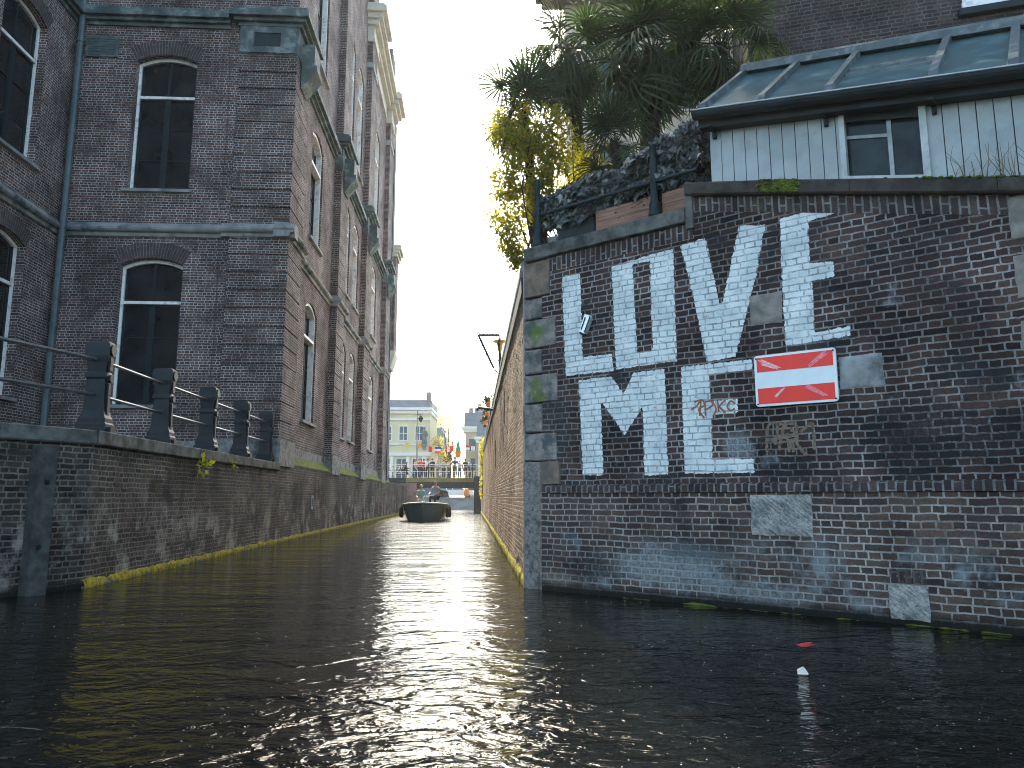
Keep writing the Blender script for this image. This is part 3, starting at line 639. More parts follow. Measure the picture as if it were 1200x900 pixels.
# main eaves cornice in cream stone wrapping every pier
mb = MB(); eav = [(-1.4, -1.25, 0.10), (-1.248, -0.5, 0.05), (-0.498, -0.2, 0.30), (-0.198, 0.1, 0.50), (0.102, 0.45, 0.72), (0.452, 0.6, 0.60)]
u0, u1, ws = bays[2]; band(mb, QL, u0+0.5, u1-0.5, RO, 26.6, eav)
for u0, u1, ob in piers[2:]:
    for (za, zb, pr) in eav: mb.box(QL, u0-pr*0.7, u1+pr*0.7, ob, pr, 26.61+za, 26.61+zb)
mb.build('eaves_cornice', M['stone_cream'], bb)
# mid band on upper shafts
for u0, u1, ob in piers[1:]:
    mb = MB(); mb.box(QL, u0-0.06, u1+0.06, ob, 0.06, 23.7, 24.0); mb.build('string_course', M['stone_grey'], bb)
# body behind, roof
mb = MB(); mb.box(QL, CU+0.5, 39.2, -12, -1.9, 2.0, TOP-0.3, skip='f'); mb.build('rear_wall', M['brick_main'], bb)
mb = MB(); mb.prism(QL, [(-0.4, TOP-0.2), (-0.4, TOP+0.1), (-6, TOP+4), (-12, TOP), (-12, TOP-0.2)], CU+0.2, 39.2); mb.build('roof', M['slate'], bb)
# end turret with bracket
mb = MB(); mb.box(QL, 39.2, 41.2, -2.5, -0.35, 2.1, 28.5); mb.box(QL, 39.3, 41.0, -0.349, 0.0, 11.2, 17.9); mb.build('turret', M['brick_pier'], bb)
mb = MB(); mb.prism(QL, [(-0.349, 10.0), (-0.2, 10.0), (0.08, 10.9), (0.08, 11.195), (-0.349, 11.195)], 39.2, 41.1); mb.build('turret_console', M['stone_cream'], bb); mb = MB()
for za, zb, pr in ((17.9, 18.15, 0.12), (18.152, 18.4, 0.24), (18.402, 18.7, 0.36)): mb.box(QL, 39.3-pr*.6, 41+pr*.6, -0.349, pr, za, zb)
mb.build('turret_cornice', M['stone_cream'], bb)
# vent grille, drainpipes, cable
mb = MB(); mb.box(F2, 5.35, 6.28, o2+0.001, o2+0.05, 14.35, 15.02)
vg = mb.build('vent_grille', M['stone_green'], bb)
mb = MB()
for k in range(7): mb.box(F2, 5.42, 6.21, o2+0.051, o2+0.066, 14.42+k*0.082, 14.465+k*0.082)
mb.build('louvre', M['pipe'], vg)
def pipe(fr, u, o, z0, z1, r, mat):
    mb = MB(); mb.tube([fr.p(u, o, z0), fr.p(u, o, z1)], r, 10)
    z = z0+1.0
    while z < z1: mb.tube([fr.p(u, o, z), fr.p(u, o, z+0.09)], r*1.28, 10); z += 2.9
    return mb.build('drainpipe', M[mat], bb, smooth=False)
pipe(F2, 6.40, 0.05, 2.1, 26, 0.095, 'pipe')
pipe(QL, 36.7, -0.12, 2.2, 25, 0.09, 'pipe'); pipe(QL, 37.6, -0.12, 2.2, 25, 0.07, 'iron')
mb = MB(); mb.tube([F2.p(2.02 + 0.03*sin(k), o2+0.02, 2.3+k*0.9) for k in range(15)], 0.009, 5); mb.build('cable', M['black'], bb)
mb = MB(); mb.tube([F2.p(2.02 + 0.03*sin(k), 0.1, 3.0) if False else F2.p(1.75, o2+0.02, 2.2+k) for k in range(12)], 0.012, 5); mb.build('cable', M['black'], bb)

# ================================================================== MURAL WALL, RIGHT
lw = thing('mural_wall', (*A0, 0), 'dark brick canal wall painted with big white letters reading LOVE ME', 'wall')
LET = {'L': [(0.653,4.382),(0.969,4.371),(0.991,3.171),(1.454,3.151),(1.475,2.917),(0.699,2.93)],
 'O': [(1.479,4.369),(2.399,4.425),(2.393,2.949),(1.51,2.936)],
 'V': [(2.496,4.449),(2.841,4.463),(2.985,3.603),(3.029,3.617),(3.273,4.517),(3.595,4.462),(3.454,3.859),(3.157,2.913),(2.789,2.893),(2.654,3.713)],
 'E': [(3.758,4.49),(4.507,4.504),(4.507,4.424),(4.086,4.376),(4.076,3.89),(4.333,3.851),(4.331,3.681),(4.091,3.667),(4.084,3.075),(4.46,3.101),(4.456,2.994),(3.752,2.954)],
 'M': [(0.916,2.845),(1.433,2.852),(1.623,2.605),(1.77,2.862),(2.225,2.87),(2.226,1.533),(1.892,1.529),(1.894,2.414),(1.621,2.054),(1.267,2.531),(1.285,1.54),(0.963,1.546)],
 'E2': [(2.448,2.867),(3.352,2.859),(3.356,2.736),(2.815,2.731),(2.823,2.405),(3.154,2.404),(3.156,2.236),(2.827,2.239),(2.815,1.705),(3.324,1.699),(3.315,1.532),(2.449,1.539)]}
OHOLE = [(1.798,4.329),(2.059,4.323),(2.064,3.127),(1.84,3.115)]
def top_z(u):
    if u < 2.68: return 4.70
    return 5.06-0.262*(min(u, 7.0)-2.68)
def sdf(U, Z, poly):
    d = np.full(U.shape, 1e9); ins = np.zeros(U.shape, bool); n = len(poly)
    for i in range(n):
        (ax, az), (bx, bz) = poly[i], poly[(i+1) % n]
        ex, ez = bx-ax, bz-az; t = np.clip(((U-ax)*ex+(Z-az)*ez)/(ex*ex+ez*ez), 0, 1)
        d = np.minimum(d, np.hypot(U-ax-t*ex, Z-az-t*ez))
        c = ((az > Z) != (bz > Z)) & (U < (bx-ax)*(Z-az)/((bz-az) if bz != az else 1e-9)+ax); ins ^= c
    return np.where(ins, d, -d)
def love_mesh():
    U0, U1, st = 0.30, 9.0, 0.024
    us_ = np.concatenate([np.arange(U0, 2.68, st), np.arange(2.68, 5.0, st), np.arange(5.0, U1+.1, 0.25)]); us_ = np.unique(np.round(us_, 4))
    nz = 140
    tops = np.array([top_z(x)-0.205 for x in us_]); tops[np.isclose(us_, 2.68)] = 4.70-0.205
    Z = 1.40+(tops[:, None]-1.40)*np.linspace(0, 1, nz+1)[None, :]
    Uu = np.repeat(us_[:, None], nz+1, 1)
    keys = list(LET); S = []
    for k in keys:
        s = sdf(Uu, Z, LET[k])
        if k == 'O': s = np.minimum(s, -sdf(Uu, Z, OHOLE))
        S.append(s)
    S = np.array(S); best = S.argmax(0); smax = S.max(0)
    cs = (S[:, :-1, :-1]+S[:, 1:, :-1]+S[:, :-1, 1:]+S[:, 1:, 1:])/4
    owner = np.where(cs.max(0) > -0.012, cs.argmax(0), -1)
    letters = {}
    for own in range(-1, len(keys)):
        ii, jj = np.where(owner == own)
        idx = {}; verts = []; faces = []; sd_ = []; uvv = []
        def vid(i, j):
            if (i, j) not in idx:
                idx[(i, j)] = len(verts); verts.append(LOVE.p(float(us_[i]), 0.0, float(Z[i, j]))-lw.location); sd_.append(float(smax[i, j])); uvv.append((float(us_[i]), float(Z[i, j])))
            return idx[(i, j)]
        for i, j in zip(ii, jj): faces.append((vid(i, j), vid(i+1, j), vid(i+1, j+1), vid(i, j+1)))
        nm = 'brick_face' if own < 0 else 'painted_letter'
        me = bpy.data.meshes.new(nm); me.from_pydata(verts, [], faces)
        uvl = me.uv_layers.new(name='UVMap'); li = np.zeros(len(me.loops), dtype=np.int32); me.loops.foreach_get('vertex_index', li)
        uvl.data.foreach_set('uv', np.array(uvv, dtype=np.float32)[li].ravel())
        at = me.attributes.new('paint_sdf', 'FLOAT', 'POINT'); at.data.foreach_set('value', sd_)
        me.materials.append(M['brick_love']); me.update()
        ob = bpy.data.objects.new(nm, me); COL.objects.link(ob); ob.parent = lw
        if own >= 0: ob['label'] = 'white painted letter %s in the %s row' % (keys[own][0], 'upper' if own < 4 else 'lower')
love_mesh()
# soldier courses under the copings
mb = MB()
mb.fq(LOVE, [(0.30,0.004,4.495),(2.68,0.004,4.495),(2.68,0.004,4.70),(0.30,0.004,4.70)], 0, [(4.50,0.30),(4.50,2.68),(4.70,2.68),(4.70,0.30)])
u = 2.68
while u < 9:
    v = min(u+0.4, 9); a, b_ = top_z(u), top_z(v)
    mb.fq(LOVE, [(u,0.004,a-0.205),(v,0.004,b_-0.205),(v,0.004,b_),(u,0.004,a)], 0, [(4.50,u),(4.50,v),(4.70,v),(4.70,u)]); u = v
mb.build('soldier_course', M['brick_soldier'], lw)
# lower wall, slightly proud, with its ledge of bricks on edge
mb = MB(); mb.fq(LOVE, [(0.30,0.06,-2.4),(9,0.06,-2.4),(9,0.06,1.31),(0.30,0.06,1.31)]); mb.build('lower_wall', M['brick_low'], lw)
mb = MB(); mb.prism(LOVE, [(-0.1, 1.31), (0.075, 1.31), (0.085, 1.335), (0.08, 1.40), (0.055, 1.425), (-0.1, 1.44)], 0.56, 9.0)
mb2 = MB()
mb2.fq(LOVE, [(0.31,0.088,1.312),(9,0.088,1.312),(9,0.084,1.405),(0.31,0.084,1.405)], 0, [(0.0,0.56),(0.0,9),(0.11,9),(0.11,0.56)])
mb2.fq(LOVE, [(0.31,0.084,1.405),(9,0.084,1.405),(9,0.002,1.425),(0.31,0.002,1.425)], 0, [(0.11,0.56),(0.11,9),(0.2,9),(0.2,0.56)])
mb2.fq(LOVE, [(0.31,0.088,1.312),(9,0.088,1.312),(9,0.058,1.305),(0.31,0.058,1.305)], 0, [(0.0,0.56),(0.0,9),(0.04,9),(0.04,0.56)])
mb2.build('brick_ledge', M['brick_soldier'], lw)
# corner quoins, render strip
zs = [(4.15, 4.70, 0.44, 'quoin_rust'), (3.82, 4.15, 0.30, 'quoin'), (3.38, 3.82, 0.54, 'quoin_moss'), (3.01, 3.38, 0.29, 'quoin'), (2.58, 3.01, 0.56, 'quoin_moss'), (2.16, 2.58, 0.29, 'quoin'), (1.75, 2.16, 0.54, 'quoin')]
for z0, z1, u1, m_ in zs:
    mb = MB(); rough_block(mb, LOVE, -0.012, u1, -0.2, 0.014, z0+0.006, z1-0.006); mb.build('quoin_stone', M[m_], lw)
mb = MB(); mb.box(LOVE, 0.29, 0.60, -0.1, 0.05, 1.432, 1.745); mb.build('quoin_stone', M['quoin_rust'], lw)
mb = MB(); mb.box(LOVE, -0.012, 0.288, -0.2, 0.03, -2.4, 1.745); mb.box(LOVE, 0.288, 0.31, -0.1, 0.0605, -2.4, 1.40); mb.build('render_strip', M['render'], lw)
mb = MB(); mb.box(LOVE, -0.035, -0.0125, -0.1, 0.02, -0.3, 4.7); mb.build('corner_bead', M['stone_grey'], lw)
for z0, z1, u0 in ((4.02, 4.5 if False else 4.1, 6.0),): pass
# squared stones let into the brickwork
def stone(u0, u1, z0, z1, o, mat, n=7):
    mb = MB(); nu, nz_ = 14, 10
    def P(i, j):
        a, b_ = i/nu, j/nz_; uu = u0+(u1-u0)*a; zz = z0+(z1-z0)*b_
        e = 0 if 0 < i < nu and 0 < j < nz_ else 1
        ju = (noise.noise((uu*7, zz*7, 4))*0.018 if e else 0)
        oo = o+(0.0 if e else 0.022*noise.noise((uu*11, zz*11, u0*3))+0.012)
        return (uu+ju, oo, zz+ju*0.7)
    for i in range(nu):
        for j in range(nz_): mb.fq(LOVE, [P(i,j), P(i+1,j), P(i+1,j+1), P(i,j+1)])
    mb.box(LOVE, u0+0.012, u1-0.012, o-0.1, o-0.002, z0+0.012, z1-0.012, skip='f')
    return mb.build('inset_stone', M[mat], lw, smooth=True)
tag(stone(3.28, 3.95, 0.83, 1.28, 0.07, 'patch_stone'), 'rough chiselled pale stone below the brick ledge')
tag(stone(4.66, 5.02, 0.05, 0.385, 0.07, 'patch_stone'), 'small pale rough stone at the waterline')
tag(stone(4.32, 4.76, 2.42, 2.77, 0.006, 'stone_grey'), 'smooth grey stone right of the red and white sign')
tag(stone(3.36, 3.74, 3.25, 3.62, 0.006, 'patch_tan'), 'tan stone between the letters V and E')
for z in (1.9, 2.5, 3.15, 3.75):
    stone(5.98, 6.5, z, z+0.42, 0.004, 'patch_tan')
mb = MB()
for i in range(5): mb.box(LOVE, 4.685+i*0.066, 4.685+i*0.066+0.055, 0.05, 0.064, 0.40, 0.54, swap=True)
mb.build('soldier_course', M['brick_dark'], lw)
# copings
mb = MB()
for a, b_ in ((0.02, 0.42), (0.424, 1.55), (1.554, 2.60)): rough_block(mb, LOVE, a, b_, -0.42, 0.07, 4.70, 4.92)
mb.prism(LOVE, [(-0.42, 4.62), (0.05, 4.62), (0.05, 5.08), (-0.42, 5.08)], 2.604, 2.70)
mb.build('coping_stone', M['coping'], lw)
u = 2.62
for k, L in enumerate((0.95, 1.0, 1.35, 1.2, 1.1, 1.2)):
    mb = MB(); f = lambda x: top_z(max(x, 2.68))
    c = 0.02; prof = [(-0.35, 0), (0.075, 0), (0.095, c), (0.095, 0.15), (0.07, 0.175), (-0.35, 0.19)]
    mb.prism(LOVE, prof, u+0.003, u+L-0.003, 0, f); mb.build('coping_stone', M['coping_moss'] if k in (0, 1, 2, 3) else M['coping'], lw); u += L
ml = MB()
for i in range(760):      # moss cushions on the coping
    uu = R.choice([R.uniform(3.55, 4.05), R.uniform(3.6, 4.0), R.gauss(5.75, 0.4), R.uniform(3.6, 4.0)])
    oo = R.uniform(-0.05, 0.10); r = R.uniform(0.012, 0.03); dz = R.uniform(0.02, 0.165) if uu < 4.2 and R.random() < .6 else 0.165
    ml.ball(LOVE.p(uu, 0.09 if dz < 0.16 else oo, top_z(max(2.68, uu))+dz), r, 6, 4, 0.55)
ml.build('moss_cushion', M['moss_green'], lw, smooth=True)
mo = moss_strip(LOVE, 1.5, 8.9, -0.005, 0.012, 0.05, 0.03, 6.0)
for i, v in enumerate(mo.v): mo.v[i] = tuple(Vector(v)+LOVE.n*0.055)
mo.build('moss_line', M['moss_green'], lw, smooth=True)
# spray tags
TAGS = [[(2.564,2.32),(2.636,2.355),(2.694,2.416),(2.673,2.234)],[(2.61,2.409),(2.709,2.428),(2.739,2.36),(2.662,2.313),(2.732,2.204)],[(2.749,2.398),(2.75,2.228)],[(2.741,2.399),(2.823,2.405),(2.843,2.352),(2.759,2.306)],[(2.845,2.404),(2.889,2.296),(2.851,2.234)],[(2.912,2.398),(2.92,2.268)],[(2.923,2.333),(3.006,2.403)],[(2.923,2.333),(3.005,2.249)],[(3.123,2.356),(3.072,2.385),(3.029,2.325),(3.067,2.271),(3.12,2.292)]]
TAG2 = [[(3.474,1.762),(3.501,2.054),(3.601,2.085),(3.591,1.903),(3.494,1.907)],[(3.607,1.757),(3.696,2.067),(3.726,1.752)],[(3.564,1.855),(3.805,1.892)],[(3.766,2.038),(3.773,1.751)],[(3.929,2.029),(3.805,1.892),(3.91,1.71)],[(3.929,2.029),(3.999,2.048),(4.002,1.719)],[(3.431,1.898),(3.831,1.939)],[(3.6,2.073),(3.814,2.06),(3.808,1.94)]]
def smooth_line(st, n=10):
    if len(st) < 3: return [(st[0][0]+(st[-1][0]-st[0][0])*i/n, st[0][1]+(st[-1][1]-st[0][1])*i/n) for i in range(n+1)]
    out = []; P = [st[0]]+st+[st[-1]]
    for i in range(1, len(P)-2):
        for k in range(n):
            t = k/n; q = []
            for c in (0, 1):
                a, b_, c_, d = P[i-1][c], P[i][c], P[i+1][c], P[i+2][c]
                q.append(0.5*(2*b_+(c_-a)*t+(2*a-5*b_+4*c_-d)*t*t+(3*b_-a-3*c_+d)*t**3))
            out.append(tuple(q))
    out.append(st[-1]); return out
def strokes(sts, w_, o, gap=0.0):
    mb = MB()
    for si, st in enumerate(sts):
        L = smooth_line(st)
        for i in range(len(L)-1):
            if gap and R.random() < gap: continue
            (a, b_), (c, d) = L[i], L[i+1]; l = hypot(c-a, d-b_) or 1e-6; nx, nz_ = -(d-b_)/l*w_/2, (c-a)/l*w_/2; k = R.uniform(0.8, 1.15); oo = o+0.0004*si
            mb.fq(LOVE, [(a-nx*k,oo,b_-nz_*k),(c-nx*k,oo,d-nz_*k),(c+nx*k,oo,d+nz_*k),(a+nx*k,oo,b_+nz_*k)])
    return mb
tag(strokes(TAGS, 0.022, 0.003).build('spray_tag', M['tag_brown'], lw), 'small red-brown scrawled tag on the lower letter E')
tag(strokes(TAG2, 0.034, 0.003, 0.12).build('spray_tag', M['tag_tan'], lw), 'faded tan scrawled tag below the sign')

# no entry sign
sg = thing('waterway_sign', LOVE.p(3.85, 0, 2.29), 'red sign with a white bar fixed to the painted brick wall', 'sign')
def rrect(u0, u1, z0, z1, r, n=5):
    out = []
    for cx, cz, a0 in ((u1-r, z0+r, -pi/2), (u1-r, z1-r, 0), (u0+r, z1-r, pi/2), (u0+r, z0+r, pi)):
        out += [(cx+r*cos(a0+pi/2*k/n), cz+r*sin(a0+pi/2*k/n)) for k in range(n+1)]
    return out
def shear(pts): return [(u, z+(u-3.85)*-0.004) for u, z in pts]
mb = MB(); mb.poly(LOVE, shear(rrect(3.395, 4.300, 2.283, 2.878, 0.035)), 0.02, 0.05); mb.build('panel', M['white_sign'], sg)
mb = MB(); mb.poly(LOVE, shear(rrect(3.425, 4.270, 2.682, 2.852, 0.008)), 0.049, 0.0525); mb.build('red_band', M['red_sign'], sg)
mb = MB(); mb.poly(LOVE, shear(rrect(3.425, 4.270, 2.310, 2.492, 0.008)), 0.049, 0.0525); mb.build('red_band', M['red_sign'], sg)
def scratch(u0, z0, u1, z1, n, spread, mat, wd):
    mb = MB(); l = hypot(u1-u0, z1-z0); dx, dz = (u1-u0)/l, (z1-z0)/l
    for k in range(n):
        s = R.uniform(-1, 1)*spread; t0, t1 = R.uniform(0, 0.25), R.uniform(0.7, 1.0); o = 0.0545+0.0003*k
        a = (u0+dx*l*t0-dz*s, z0+dz*l*t0+dx*s); c = (u0+dx*l*t1-dz*s*0.6, z0+dz*l*t1+dx*s*0.6); w_ = wd*R.uniform(.4, 1)
        mb.fq(LOVE, [(a[0]+dz*w_,o,a[1]-dx*w_),(c[0]+dz*w_,o,c[1]-dx*w_),(c[0]-dz*w_,o,c[1]+dx*w_),(a[0]-dz*w_,o,a[1]+dx*w_)])
    mb.build('scratch_mark', M[mat], sg)
scratch(3.44, 2.82, 3.70, 2.692, 7, 0.028, 'pale_pink', 0.006); scratch(4.21, 2.84, 4.0, 2.692, 8, 0.026, 'pink', 0.007)
scratch(3.61, 2.38, 3.73, 2.488, 6, 0.02, 'pale_pink', 0.005); scratch(3.95, 2.488, 4.2, 2.33, 8, 0.03, 'pink', 0.007)
for u, z in ((3.42, 2.845), (4.275, 2.845), (3.42, 2.312), (4.275, 2.312)):
    b_ = MB(); b_.tube([LOVE.p(u, 0.049, z), LOVE.p(u, 0.058, z)], 0.010, 8); b_.build('screw', M['iron'], sg)
for u in (3.6, 4.1):
    b_ = MB(); b_.box(LOVE, u-0.02, u+0.02, 0.001, 0.0199, 2.32, 2.84); b_.build('mounting_strip', M['iron'], sg)

# crushed tin
tn = thing('tin_box', LOVE.p(1.07, 0, 3.5), 'small silver tin stuck askew on the wall beside the letter L', 'tin')
TF = Fr(LOVE.xy(1.07), (0.78186, -0.62346), 1)
def rot(pts, a, c): return [(c[0]+(x-c[0])*cos(a)-(z-c[1])*sin(a), c[1]+(x-c[0])*sin(a)+(z-c[1])*cos(a)) for x, z in pts]
mb = MB(); c = (1.075, 3.61); mb.poly(LOVE, rot([(1.022,3.49),(1.120,3.48),(1.134,3.70),(1.105,3.745),(1.025,3.735)], -0.38, c), 0.002, 0.075); mb.build('body', M['tin'], tn)
mb = MB(); mb.poly(LOVE, rot([(1.045,3.52),(1.06,3.52),(1.066,3.70),(1.05,3.70)], -0.38, c), 0.0755, 0.083); mb.poly(LOVE, rot([(1.108,3.50),(1.124,3.495),(1.138,3.70),(1.12,3.735)], -0.38, c), 0.0755, 0.081); mb.build('dark_rim', M['sash'], tn)
mb = MB(); mb.poly(LOVE, rot([(1.03,3.455),(1.11,3.45),(1.118,3.478),(1.02,3.488)], -0.38, c), 0.004, 0.055); mb.build('torn_flap', M['iron'], tn)

# ================================================================== ALLEY WALL (right side of narrow canal)
aw = thing('alley_wall', ALLEY.p(0, 0, 0), 'sunlit tall brick wall rising straight from the water on the right of the narrow canal', 'wall')
mb = MB(); mb.fq(ALLEY, [(0.03,0,-2.4),(52,0,-2.4),(52,0,-0.05),(0.03,0,-0.05)])
au = [0.03]
while au[-1] < 52: au.append(min(52, au[-1]+(0.105 if au[-1] < 22 else 0.22)))
az = [-0.05+0.07*k for k in range(66)]+[4.55]
AR = random.Random(77)
off = [[max(0, AR.gauss(0.012, 0.0042)+0.012*noise.noise((x*0.9, z*1.4, 3))) if 0 < i < len(au)-1 else 0 for z in az] for i, x in enumerate(au)]
for i in range(len(au)-1):          # old weathered bricks standing proud by a centimetre or two
    for k in range(len(az)-1):
        mb.fq(ALLEY, [(au[i],off[i][k],az[k]),(au[i+1],off[i+1][k],az[k]),(au[i+1],off[i+1][k+1],az[k+1]),(au[i],off[i][k+1],az[k+1])])
mb.build('brick_face', M['brick_alley'], aw)
mb = MB(); mb.prism(ALLEY, [(-0.3, 4.55), (0.02, 4.55), (0.06, 4.62), (0.06, 4.74), (-0.3, 4.76)], 0.03, 52); mb.build('coping_stone', M['stone_trim'], aw)
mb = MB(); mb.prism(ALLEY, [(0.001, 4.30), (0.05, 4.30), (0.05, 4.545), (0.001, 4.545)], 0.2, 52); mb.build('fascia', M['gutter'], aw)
moss_strip(ALLEY, 0.05, 52, 0.14, 0.05, 0.06, 0.07, 4.0).build('moss_ledge', M['moss'], aw, smooth=True)
for u, z, w_ in ((7.0, 3.0, 0.3), (13.5, 2.2, 0.2), (21, 3.2, 0.3)):
    mb = MB(); mb.box(ALLEY, u, u+0.06, 0.001, 0.03, z, z+0.9); mb.build('wall_anchor', M['iron'], aw)
mb = MB(); mb.tube([ALLEY.p(16, 0.05, 4.4), ALLEY.p(16, 0.55, 4.46), ALLEY.p(16, 0.62, 4.36)], 0.05, 8); mb.build('water_spout', M['iron'], aw)
# wall opposite the street side so that the terrace reads solid beyond
# ------------------------------------------------------------------ spike guard and lantern
sp = thing('spike_guard', ALLEY.p(11.0, 0, 5.1), 'triangular iron frame with bristling spikes guarding the wall top', 'spike guard')
SF = Fr(ALLEY.xy(11.0), (-1, 0), 1)
mb = MB(); P0, P1, P2 = SF.p(0, 0, 6.05), SF.p(0.62, 0, 6.05), SF.p(0.16, 0, 5.05)
mb.tube([P0, P1], 0.034, 6); mb.tube([P1, P2], 0.034, 6); mb.tube([P0, SF.p(0, 0, 4.7)], 0.025, 6); mb.tube([P2, SF.p(0.0, 0, 4.85)], 0.02, 6); mb.build('frame', M['iron'], sp)
mb = MB()
for k in range(5): x = 0.08+k*0.13; mb.tube([SF.p(x, 0, 5.98), SF.p(x, 0, 6.32)], [0.016, 0.009], 5)
d = (P2-P1).normalized(); nn = Vector((-1, 0, -0.35)).normalized()
for k in range(7): q = P1+d*(0.02+k*0.155); mb.tube([q, q+nn*0.22], [0.016, 0.009], 5)
mb.build('spike', M['iron'], sp)
la = thing('street_lamp', ALLEY.p(13.0, -0.1, 4.7), 'old lantern with brass top on a slim post behind the spiked frame', 'lamp')
lp = ALLEY.p(13.0, -0.1, 0)
mb = MB(); mb.lathe((lp.x, lp.y, 4.7), [(0.09, 0), (0.09, 0.15), (0.05, 0.25), (0.04, 0.9), (0.07, 0.95), (0.05, 1.0), (0.04, 1.2)], 10); mb.build('post', M['iron'], la, smooth=True)
mb = MB(); mb.lathe((lp.x, lp.y, 5.9), [(0.05, 0), (0.11, 0.34), (0.10, 0.35), (0.0, 0.36)], 6); mb.build('lantern', M['brass'], la)
mb = MB(); mb.lathe((lp.x, lp.y, 6.265), [(0.25, 0), (0.22, 0.04), (0.06, 0.07), (0.02, 0.12), (0, 0.13)], 10); mb.build('cap', M['brass'], la)

# ================================================================== TERRACE: railing, planters, ivy
ir = thing('terrace_railing', LOVE.p(0.2, -0.12, 4.92), 'dark teal iron railing post and bar along the stone coping above the letters', 'railing')
def tpost(u, o, z1):
    mb = MB(); c = LOVE.p(u, o, 4.92)
    h = z1-4.92
    mb.lathe(c, [(0.085, 0), (0.085, 0.05), (0.07, 0.07), (0.07, 0.18), (0.05, 0.24), (0.047, 0.5), (0.058, 0.53), (0.047, 0.56), (0.045, h-0.03), (0.052, h-0.02), (0.03, h)], 10); mb.build('post', M['gutter'], ir, smooth=True)
tpost(0.2, -0.04, 5.98); tpost(2.13, -0.04, 5.95)
pA, pB = ALLEY.p(2.6, -0.12, 4.7), ALLEY.p(5.2, -0.12, 4.7)
for z in (5.42,):
    mb = MB(); mb.tube([LOVE.p(0.2, -0.04, z), LOVE.p(2.13, -0.04, z), LOVE.p(2.75, -0.04, z)], 0.026, 8); mb.build('rail', M['gutter'], ir)
    mb = MB(); mb.tube([LOVE.p(0.2, -0.04, z), ALLEY.p(2.5, -0.12, z+0.02)], 0.022, 8); mb.build('rail', M['gutter'], ir)

for nm, (u0, u1, z1, lab) in enumerate(((1.16, 2.05, 5.27, 'longer reddish brown wooden plank planter left of the railing post under the ivy'), (2.2, 2.68, 5.27, 'shorter brown wooden plank planter between the railing post and the wall end'))):
    pb = thing('planter_box', LOVE.p((u0+u1)/2, -0.5, 4.62), lab, 'planter', 'wooden planters under the ivy')
    mb = MB(); mb.box(LOVE, u0, u1, -0.17, -0.13, 4.925, z1-0.17); mb.box(LOVE, u0, u1, -0.17, -0.128, z1-0.166, z1)
    mb.box(LOVE, u0, u0+0.04, -0.57, -0.171, 4.925, z1); mb.box(LOVE, u1-0.04, u1, -0.57, -0.171, 4.925, z1); mb.box(LOVE, u0+.041, u1-.041, -0.57, -0.53, 4.925, z1); mb.build('board', M['planter'], pb)
    mb = MB(); mb.box(LOVE, u0+0.041, u1-0.041, -0.529, -0.172, 4.94, z1-0.05); mb.build('soil', M['bark'], pb)
    for uu in (u0+0.33, u1-0.12):
        b_ = MB(); b_.tube([LOVE.p(uu, -0.129, z1-0.10), LOVE.p(uu, -0.118, z1-0.10)], 0.013, 8); b_.build('screw', M['iron'], pb)
pt = thing('flower_tub', LOVE.p(0.78, -0.45, 4.62), 'dark blue-green square tub behind the railing at the corner', 'tub')
mb = MB(); mb.box(LOVE, 0.5, 1.13, -0.6, -0.14, 4.92, 5.3, skip='t'); mb.box(LOVE, 0.48, 1.15, -0.62, -0.12, 5.24, 5.305); mb.build('body', M['gutter'], pt)
sp_ = MB(); sp_.lathe(LOVE.p(0.38, -0.2, 4.92), [(0.05, 0), (0.085, 0.03), (0.10, 0.13), (0.105, 0.15), (0.09, 0.15), (0.08, 0.05), (0, 0.04)], 12); tag(sp_.build('flower_pot', M['stone_grey'], smooth=True), 'small pale bowl-shaped pot on the coping beside the corner railing post', 'pot')
# pieces of broken stone at corner
sh = MB()
for k in range(5): sh.ball(LOVE.p(0.33+0.06*k, 0.03+0.02*(k % 2), 4.72+0.03*(k % 3)), 0.05, 7, 5, 0.35)

def leaf_quad(mb, c, axis, nrm, L, W, bend=0.15, shape='lance'):
    axis = axis.normalized(); side = axis.cross(nrm); side = side.normalized() if side.length > 1e-4 else axis.orthogonal().normalized(); n2 = side.cross(axis)
    if shape == 'ivy':
        pts = [(0, -.05), (.42, -.28), (.62, .12), (.30, .30), (.0, .95), (-.30, .30), (-.62, .12), (-.42, -.28)]
        cc = c+n2*L*0.05
        ring = [c+side*(x*W)+axis*(y*L)-n2*(abs(x)*0.18*L) for x, y in pts]
        i = len(mb.v); mb.v += [tuple(cc+axis*L*0.15)]+[tuple(q) for q in ring]
        for k in range(len(ring)):
            mb.f.append((i, i+1+k, i+1+(k+1) % len(ring))); mb.mi.append(0); mb.uv += [(0, 0)]*3
    else:
        p = [c, c+axis*L*0.5+side*W*0.5-n2*L*bend*0.2, c+axis*L-n2*L*bend, c+axis*L*0.5-side*W*0.5-n2*L*bend*0.2]
        i = len(mb.v); mb.v += [tuple(q) for q in p]; mb.f.append((i, i+1, i+2, i+3)); mb.mi.append(0); mb.uv += [(0, 0)]*4
def rv(r=R): 
    while True:
        v = Vector((r.uniform(-1,1), r.uniform(-1,1), r.uniform(-1,1)))
        if 0.05 < v.length < 1: return v.normalized()

